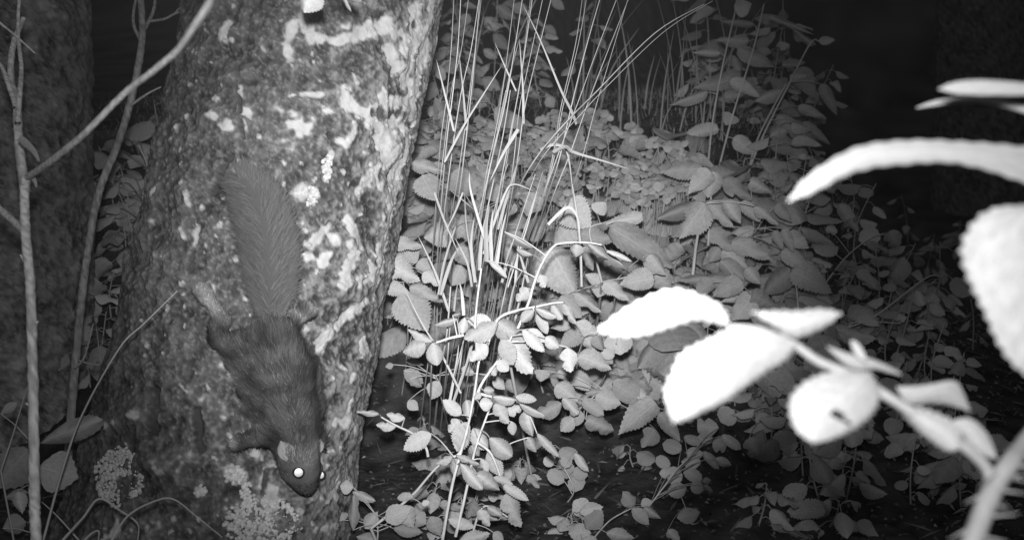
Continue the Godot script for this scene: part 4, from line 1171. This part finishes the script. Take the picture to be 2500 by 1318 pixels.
func undergrowth() -> void:
	var beds := [[1250, 1950, 470, 1000, 95, "bank_herb", "on the bank under the rose leaves", "herbs of the bank", 0.022, 0.06, 0.04, 0.12], [940, 1260, 360, 880, 34, "bank_herb", "behind the tall grass by the trunk", "herbs of the bank", 0.024, 0.055, 0.04, 0.12],
		[1880, 2380, 560, 1280, 40, "shade_herb", "in the dark behind the white rose leaves", "herbs in the dark", 0.022, 0.04, 0.05, 0.15], [1800, 2350, 880, 1290, 12, "shade_herb", "on the dark floor under the white rose stalk", "herbs in the dark", 0.018, 0.034, 0.03, 0.1], [215, 400, 420, 1000, 14, "shade_herb", "in the dark gap between the trunks", "herbs in the dark", 0.025, 0.045, 0.06, 0.15],
		[1040, 1560, 1080, 1300, 12, "soil_herb", "on the bare soil round the rose", "herbs on the soil", 0.018, 0.03, 0.025, 0.05]]
	for k in 22:                    # taller ones on top of the bank, up to the edge of the picture
		var x := R(1060, 1400) if k < 9 else R(1640, 2020)
		var d := R(1.95, 2.4)
		var kind: String = ["herb", "broad"][k % 2]
		random_herb("tall_herb", "tall dim herb with %s on top of the bank %s" % ["narrow leaves" if kind == "herb" else "toothed leaves", "behind the grass stalks" if k < 9 else "beside the black gap"], "tall herb", "tall herbs in the dim background", kind, P(x, 300, d), R(0.1, 0.34) if k < 9 else R(0.08, 0.3), rng.randi_range(9, 16), R(0.025, 0.05))
	for bed in beds:
		for k in bed[4]:
			var x := R(bed[0], bed[1])
			var y := R(bed[2], bed[3])
			var kind: String = ["broad", "herb", "round", "broad"][k % 4]
			var words: String = {"broad": "pointed toothed leaves", "herb": "narrow smooth leaves", "round": "small round leaves"}[kind]
			random_herb(bed[5], "low herb with %s %s" % [words, bed[6]], "herb", bed[7], kind, P(x, y, ground_depth(x, y)), R(bed[10], bed[11]), rng.randi_range(5, 9), R(bed[8], bed[9]) * (1.25 if kind == "broad" else 1.0))
	# shade plants with rows of leaflets, drawn where the photo shows them
	plant("shade_plant", "round dim leaves on a long bare stem in the dark gap", "herb", "herbs in the dark", "round", 1.62, [2150, 572, 2098, 585, 40, 2172, 565, 2195, 604, 40, 2054, 640, 2086, 678, 38, 2115, 594, 2152, 610, 20, 2018, 555, 2045, 568, 22, 1968, 578, 2004, 590, 22, 2112, 675, 2154, 704, 26], [[2010, 700, 2060, 635, 2105, 595, 2140, 575, 2172, 572]], 4.0)
	plant("shade_plant", "leaflets hanging in a row from a dim horizontal stalk", "herb", "herbs in the dark", "herb", 1.66, [2140, 730, 2142, 786, 28, 2188, 735, 2178, 790, 40, 2118, 790, 2145, 822, 20, 2142, 790, 2172, 834, 24, 2170, 792, 2204, 834, 22, 2190, 792, 2244, 820, 16, 2215, 730, 2222, 780, 18, 2228, 735, 2265, 778, 20, 2245, 720, 2280, 748, 18, 2085, 745, 2118, 785, 18, 2040, 745, 2090, 730, 30, 2062, 770, 2100, 812, 40, 2130, 715, 2082, 720, 20], [[2040, 900, 2070, 800, 2120, 786, 2200, 790], [2070, 800, 2140, 770, 2260, 680, 2300, 675]], 4.0)

# ---------------------------------------------------------------- ground
func ground() -> void:
	var n := 260
	var v := PackedVector3Array()
	var c := PackedColorArray()
	var i := PackedInt32Array()
	var spread := func(u: float) -> float:
		return 1.5 * u + 75.0 * pow(absf(u), 6.0) * signf(u)
	for b in n + 1:
		for a in n + 1:
			var x: float = spread.call(a * 2.0 / n - 1.0) + 0.15
			var z: float = spread.call(b * 2.0 / n - 1.0) - 1.5
			v.append(Vector3(x, ground_y(x, z) + 0.004 * n_big.get_noise_2d(x, z), z))
			var g := clampf(0.04 + 0.035 * n_big.get_noise_2d(x, z) + 0.035 * n_mid.get_noise_2d(x * 0.4, z * 0.4), 0.012, 0.12)
			c.append(Color(g, g, g))
			if a < n and b < n:
				var id := b * (n + 1) + a
				i.append_array([id, id + 1, id + n + 1, id + 1, id + n + 2, id + n + 1])
	var normals := PackedVector3Array()
	for b in n + 1:
		for a in n + 1:
			var p := v[b * (n + 1) + maxi(a - 1, 0)]
			var q := v[b * (n + 1) + mini(a + 1, n)]
			var r := v[maxi(b - 1, 0) * (n + 1) + a]
			var s := v[mini(b + 1, n) * (n + 1) + a]
			normals.append((s - r).cross(q - p).normalized())
	var m := painted(0.95, 0.15)
	var bump := NoiseTexture2D.new()
	var nz := FastNoiseLite.new()
	nz.frequency = 0.03
	nz.fractal_octaves = 5
	bump.width = 512
	bump.height = 512
	bump.noise = nz
	bump.as_normal_map = true
	bump.bump_strength = 5.0
	bump.seamless = true
	m.normal_enabled = true
	m.normal_texture = bump
	m.uv1_triplanar = true
	m.uv1_world_triplanar = true
	m.uv1_scale = Vector3(5, 5, 5)
	var o := MeshInstance3D.new()
	o.name = "ground"
	o.mesh = array_mesh(v, normals, i, c)
	o.material_override = m
	o.set_meta("kind", "structure")
	add_child(o)
	# litter: bark crumbs, needles and bits of dead leaf that nobody could count
	for kind in [["leaf_litter", "crumbs of bark and dead leaf strewn on the dark soil", 11000, 0], ["moss", "short fine moss and grass shoots on the bank", 9000, 1]]:
		var s := Shape.new()
		for k in kind[2]:
			var x := R(-0.7, 1.0)
			var z := -R(0.95, 2.3)
			var p := Vector3(x, ground_y(x, z) + 0.002, z)
			if kind[3] == 0:
				var dir := Vector3(R(-1, 1), R(-0.2, 0.3), R(-1, 1)).normalized()
				var lng := R(0.002, 0.011)
				if rng.randf() < 0.12:
					lng = R(0.015, 0.05)
				var wid := R(0.0006, 0.0022)
				var sd := dir.cross(Vector3(R(-0.3, 0.3), 1, R(-0.3, 0.3))).normalized() * wid
				var from := s.v.size()
				var g := R(0.05, 0.2) if rng.randf() < 0.9 else R(0.2, 0.4)
				for q in [p - dir * lng * 0.5, p + sd + Vector3(0, 0.001, 0), p + dir * lng * 0.5, p - sd, p + Vector3(0, wid + 0.001, 0)]:
					s.v.append(q)
					s.n.append(Vector3(R(-0.4, 0.4), 1, R(-0.4, 0.4)).normalized())
					s.c.append(Color(g, g, g))
				s.i.append_array([from, from + 1, from + 4, from + 1, from + 2, from + 4, from + 2, from + 3, from + 4, from + 3, from, from + 4])
			else:
				if ground_y(x, z) < 0.12:
					continue
				var hgt := R(0.006, 0.03)
				var lean := Vector3(R(-0.6, 0.6), 1, R(-0.3, 0.6)).normalized()
				var sd := Vector3(R(-1, 1), 0, R(-0.5, 0.5)).normalized() * 0.0007
				var from := s.v.size()
				var g := R(0.1, 0.3)
				for q in [p - sd, p + sd, p + lean * hgt]:
					s.v.append(q)
					s.n.append(Vector3(R(-0.4, 0.4), 0.6, 0.7).normalized())
					s.c.append(Color(g, g, g))
				s.i.append_array([from, from + 1, from + 2])
		var e := MeshInstance3D.new()
		e.name = kind[0]
		e.mesh = shape_mesh(s)
		e.material_override = M.stem
		e.set_meta("kind", "stuff")
		tag(e, kind[1], "litter" if kind[3] == 0 else "moss")
		add_child(e)

func top_twig() -> void:
	var d := 0.78
	var at := P(790, -120, d)
	var t := thing("hanging_twig", "twig end with a bright leaf dipping in at the top edge over the trunk", "twig", at)
	var s := Shape.new()
	add_tube(s, smooth_line([P(1000, -420, d), P(860, -220, d), P(790, -100, d), P(770, -40, d)], 6), 0.002, 0.001, 6, 0.45)
	add_tube(s, smooth_line([P(790, -100, d), P(815, -60, d), P(828, -30, d)], 4), 0.001, 0.0007, 6, 0.45)
	world_obj("stem", shape_mesh(s), M.stem, t)
	var face := look * Vector3(0.1, 0.2, 1)
	put_leaf(t, "rose", P(768, -45, d), P(736, 24, d), 64 / F * d, face)
	put_leaf(t, "herb", P(826, -35, d), P(857, 21, d), 14 / F * d, face)
	put_leaf(t, "herb", P(830, -40, d), P(885, 2, d), 20 / F * d, face)

func trail_camera() -> void:      # the box that holds lens and flash, just behind the view point
	var t := thing("trail_camera", "small box camera with a diode panel over its lens facing the tree", "camera", EYE + look * Vector3(0, 0, 0.012))
	t.basis = look
	var box := BoxMesh.new()
	box.size = Vector3(0.09, 0.13, 0.05)
	obj("housing", box, mat(0.05, 0.6), t).position = Vector3(0, 0.01, 0.03)
	var panel := BoxMesh.new()
	panel.size = Vector3(0.06, 0.03, 0.003)
	var pm := mat(0.03, 0.3)
	obj("led_panel", panel, pm, t).position = Vector3(-0.004, 0.046, 0.0038)
	var ring := TorusMesh.new()
	ring.inner_radius = 0.008
	ring.outer_radius = 0.012
	var o := obj("lens_ring", ring, pm, t)
	o.rotation.x = PI / 2
	o.position = Vector3(0, 0, 0.004)

# ---------------------------------------------------------------- the scene
func _ready() -> void:
	rng.seed = 20240611
	look = Basis(Vector3.RIGHT, deg_to_rad(-TILT))
	var cam := Camera3D.new()
	cam.name = "camera"
	cam.position = EYE
	cam.basis = look
	cam.near = 0.02
	cam.far = 200.0
	cam.fov = rad_to_deg(2.0 * atan(659.0 / F))
	var att := CameraAttributesPhysical.new()
	att.frustum_focal_length = 12.0 * F / 659.0
	att.frustum_focus_distance = 1.12
	att.exposure_aperture = 13.0
	att.frustum_near = 0.02
	att.frustum_far = 200.0
	cam.attributes = att
	add_child(cam)
	var env := Environment.new()
	env.background_mode = Environment.BG_SKY
	var sky := ProceduralSkyMaterial.new()          # moonless night sky over the wood, brightened to lift shadows and blacks
	sky.sky_top_color = grey(0.09)
	sky.sky_horizon_color = grey(0.075)
	sky.ground_horizon_color = grey(0.075)
	sky.ground_bottom_color = grey(0.05)
	sky.sun_angle_max = 0.0
	env.sky = Sky.new()
	env.sky.sky_material = sky
	env.tonemap_mode = Environment.TONE_MAPPER_LINEAR
	env.tonemap_exposure = 1.0
	env.fog_enabled = true                          # thin haze added to lift the blacks; it catches the flash
	env.fog_density = 0.004
	env.fog_light_color = Color(0.8, 0.8, 0.8)
	env.sdfgi_enabled = true
	env.ssao_enabled = true
	env.ssil_enabled = true
	var we := WorldEnvironment.new()
	we.environment = env
	add_child(we)
	# the camera's infrared flash: a row of narrow and a row of wide diodes just above the lens
	for e in [[19.8, 2.15, 0.048, P(1120, 575, 1.1)], [46.0, 0.31, 0.044, P(1000, 560, 1.1)]]:
		var l := SpotLight3D.new()
		l.name = "infrared_flash"
		add_child(l, true)
		l.position = EYE + look * Vector3(-0.004, e[2], 0.0)
		l.look_at(e[3])
		l.spot_angle = e[0]
		l.spot_angle_attenuation = 1.0
		l.light_energy = e[1]
		l.light_size = 0.012
		l.spot_range = 30.0
		l.spot_attenuation = 2.0
		l.shadow_enabled = true
	trail_camera()
	hill_noise.seed = 3
	hill_noise.frequency = 2.2
	n_big.seed = 11
	n_big.frequency = 22.0
	n_mid.seed = 12
	n_mid.frequency = 75.0
	n_fine.seed = 13
	n_fine.frequency = 260.0
	for nz in [n_big, n_mid, n_fine]:
		nz.noise_type = FastNoiseLite.TYPE_SIMPLEX_SMOOTH
		nz.fractal_octaves = 2
	M.stem = painted(0.6, 0.35)
	M.twig = painted(0.8, 0.3)
	var tn := NoiseTexture2D.new()
	var tz := FastNoiseLite.new()
	tz.frequency = 0.06
	tn.width = 256
	tn.height = 256
	tn.noise = tz
	tn.as_normal_map = true
	tn.bump_strength = 8.0
	tn.seamless = true
	M.twig.normal_enabled = true
	M.twig.normal_texture = tn
	M.twig.normal_scale = 0.8
	M.twig.uv1_triplanar = true
	M.twig.uv1_scale = Vector3(40, 40, 40)
	M.ear = mat(0.27, 0.8, 0.2)
	M.eye = mat(0.02, 0.25, 0.5)
	M.shine = mat(0.06, 0.3, 0.5)           # dark, glossy back of the eye seen through the wide pupil
	M.shine.metallic = 1.0
	make_leaf_kinds()
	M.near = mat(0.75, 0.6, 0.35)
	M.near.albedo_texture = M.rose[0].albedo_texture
	ground()
	main_tree()
	other_trees()
	squirrel()
	var thin: Node3D = sapling("sapling", "thin speckled sapling in front of the dark trunk with one long bright branch", 0.84, [
		[[88, 1340, 82, 1180, 78, 900, 72, 700, 60, 560, 58, 460, 64, 430], 27, 22, 0.0, 0.0], [[66, 432, 120, 395, 200, 330, 300, 230, 370, 175, 430, 125, 470, 70, 515, 0, 540, -60], 16, 6, -0.01, -0.5, 0.8],
		[[60, 470, 45, 360, 38, 250, 24, 190, 30, 110, 55, 45], 26, 14, 0.03, 0.12], [[41, 300, 47, 220, 50, 160, 42, 80, 46, -20], 15, 9, 0.05, 0.1], [[38, 262, 18, 205, 0, 160, -30, 130], 15, 9, 0.06, 0.05], [[60, 566, 30, 540, 0, 512, -40, 470], 20, 14, 0.0, 0.04], [[-10, 50, 30, 82, 84, 130], 8, 4, 0.12, 0.0], [[74, 800, 92, 784], 9, 5, 0.0, 0.0], [[80, 1000, 62, 984], 9, 4, 0.0, 0.0], [[60, 640, 48, 622], 9, 5, 0.0, 0.0]], 0.55)
	for e in [[44, 335, 62, 350, 80, 368, 94, 394, 22], [62, 425, 76, 432, 84, 444, 87, 458, 15]]:      # peeling bark at the fork
		world_obj("bark_flap", blade_mesh(smooth_line(px_line(e.slice(0, e.size() - 1), 0.83), 5), e[-1] / F * 0.83, 0.5, 0.3, 0.3), M.twig, thin)
	sapling("sapling", "spotted thin sapling standing between the two trunks", 1.16, [
		[[162, 1180, 175, 980, 195, 760, 212, 620, 240, 470, 290, 340, 326, 210, 346, 90, 340, -30], 21, 18, 0.0, 0.1], [[340, 95, 325, 60, 326, 20, 336, -20], 10, 7, 0.1, 0.0], [[352, 70, 372, 30, 380, -20], 11, 7, 0.1, 0.0], [[358, 52, 400, 46, 428, 32, 452, 28], 8, 5, 0.1, 0.0], [[425, 34, 436, 20, 446, 12], 5, 4, 0.1, 0.0], [[316, 258, 360, 228, 392, 212], 8, 4, 0.06, 0.0], [[180, 900, 205, 870, 226, 790], 6, 4, 0.0, 0.02], [[190, 880, 240, 890, 260, 860], 5, 3, 0.0, 0.02]], 0.3)
	top_twig()
	broad_plants()
	rose_bush()
	grass()
	upper_plants()
	undergrowth()
	near_rose()
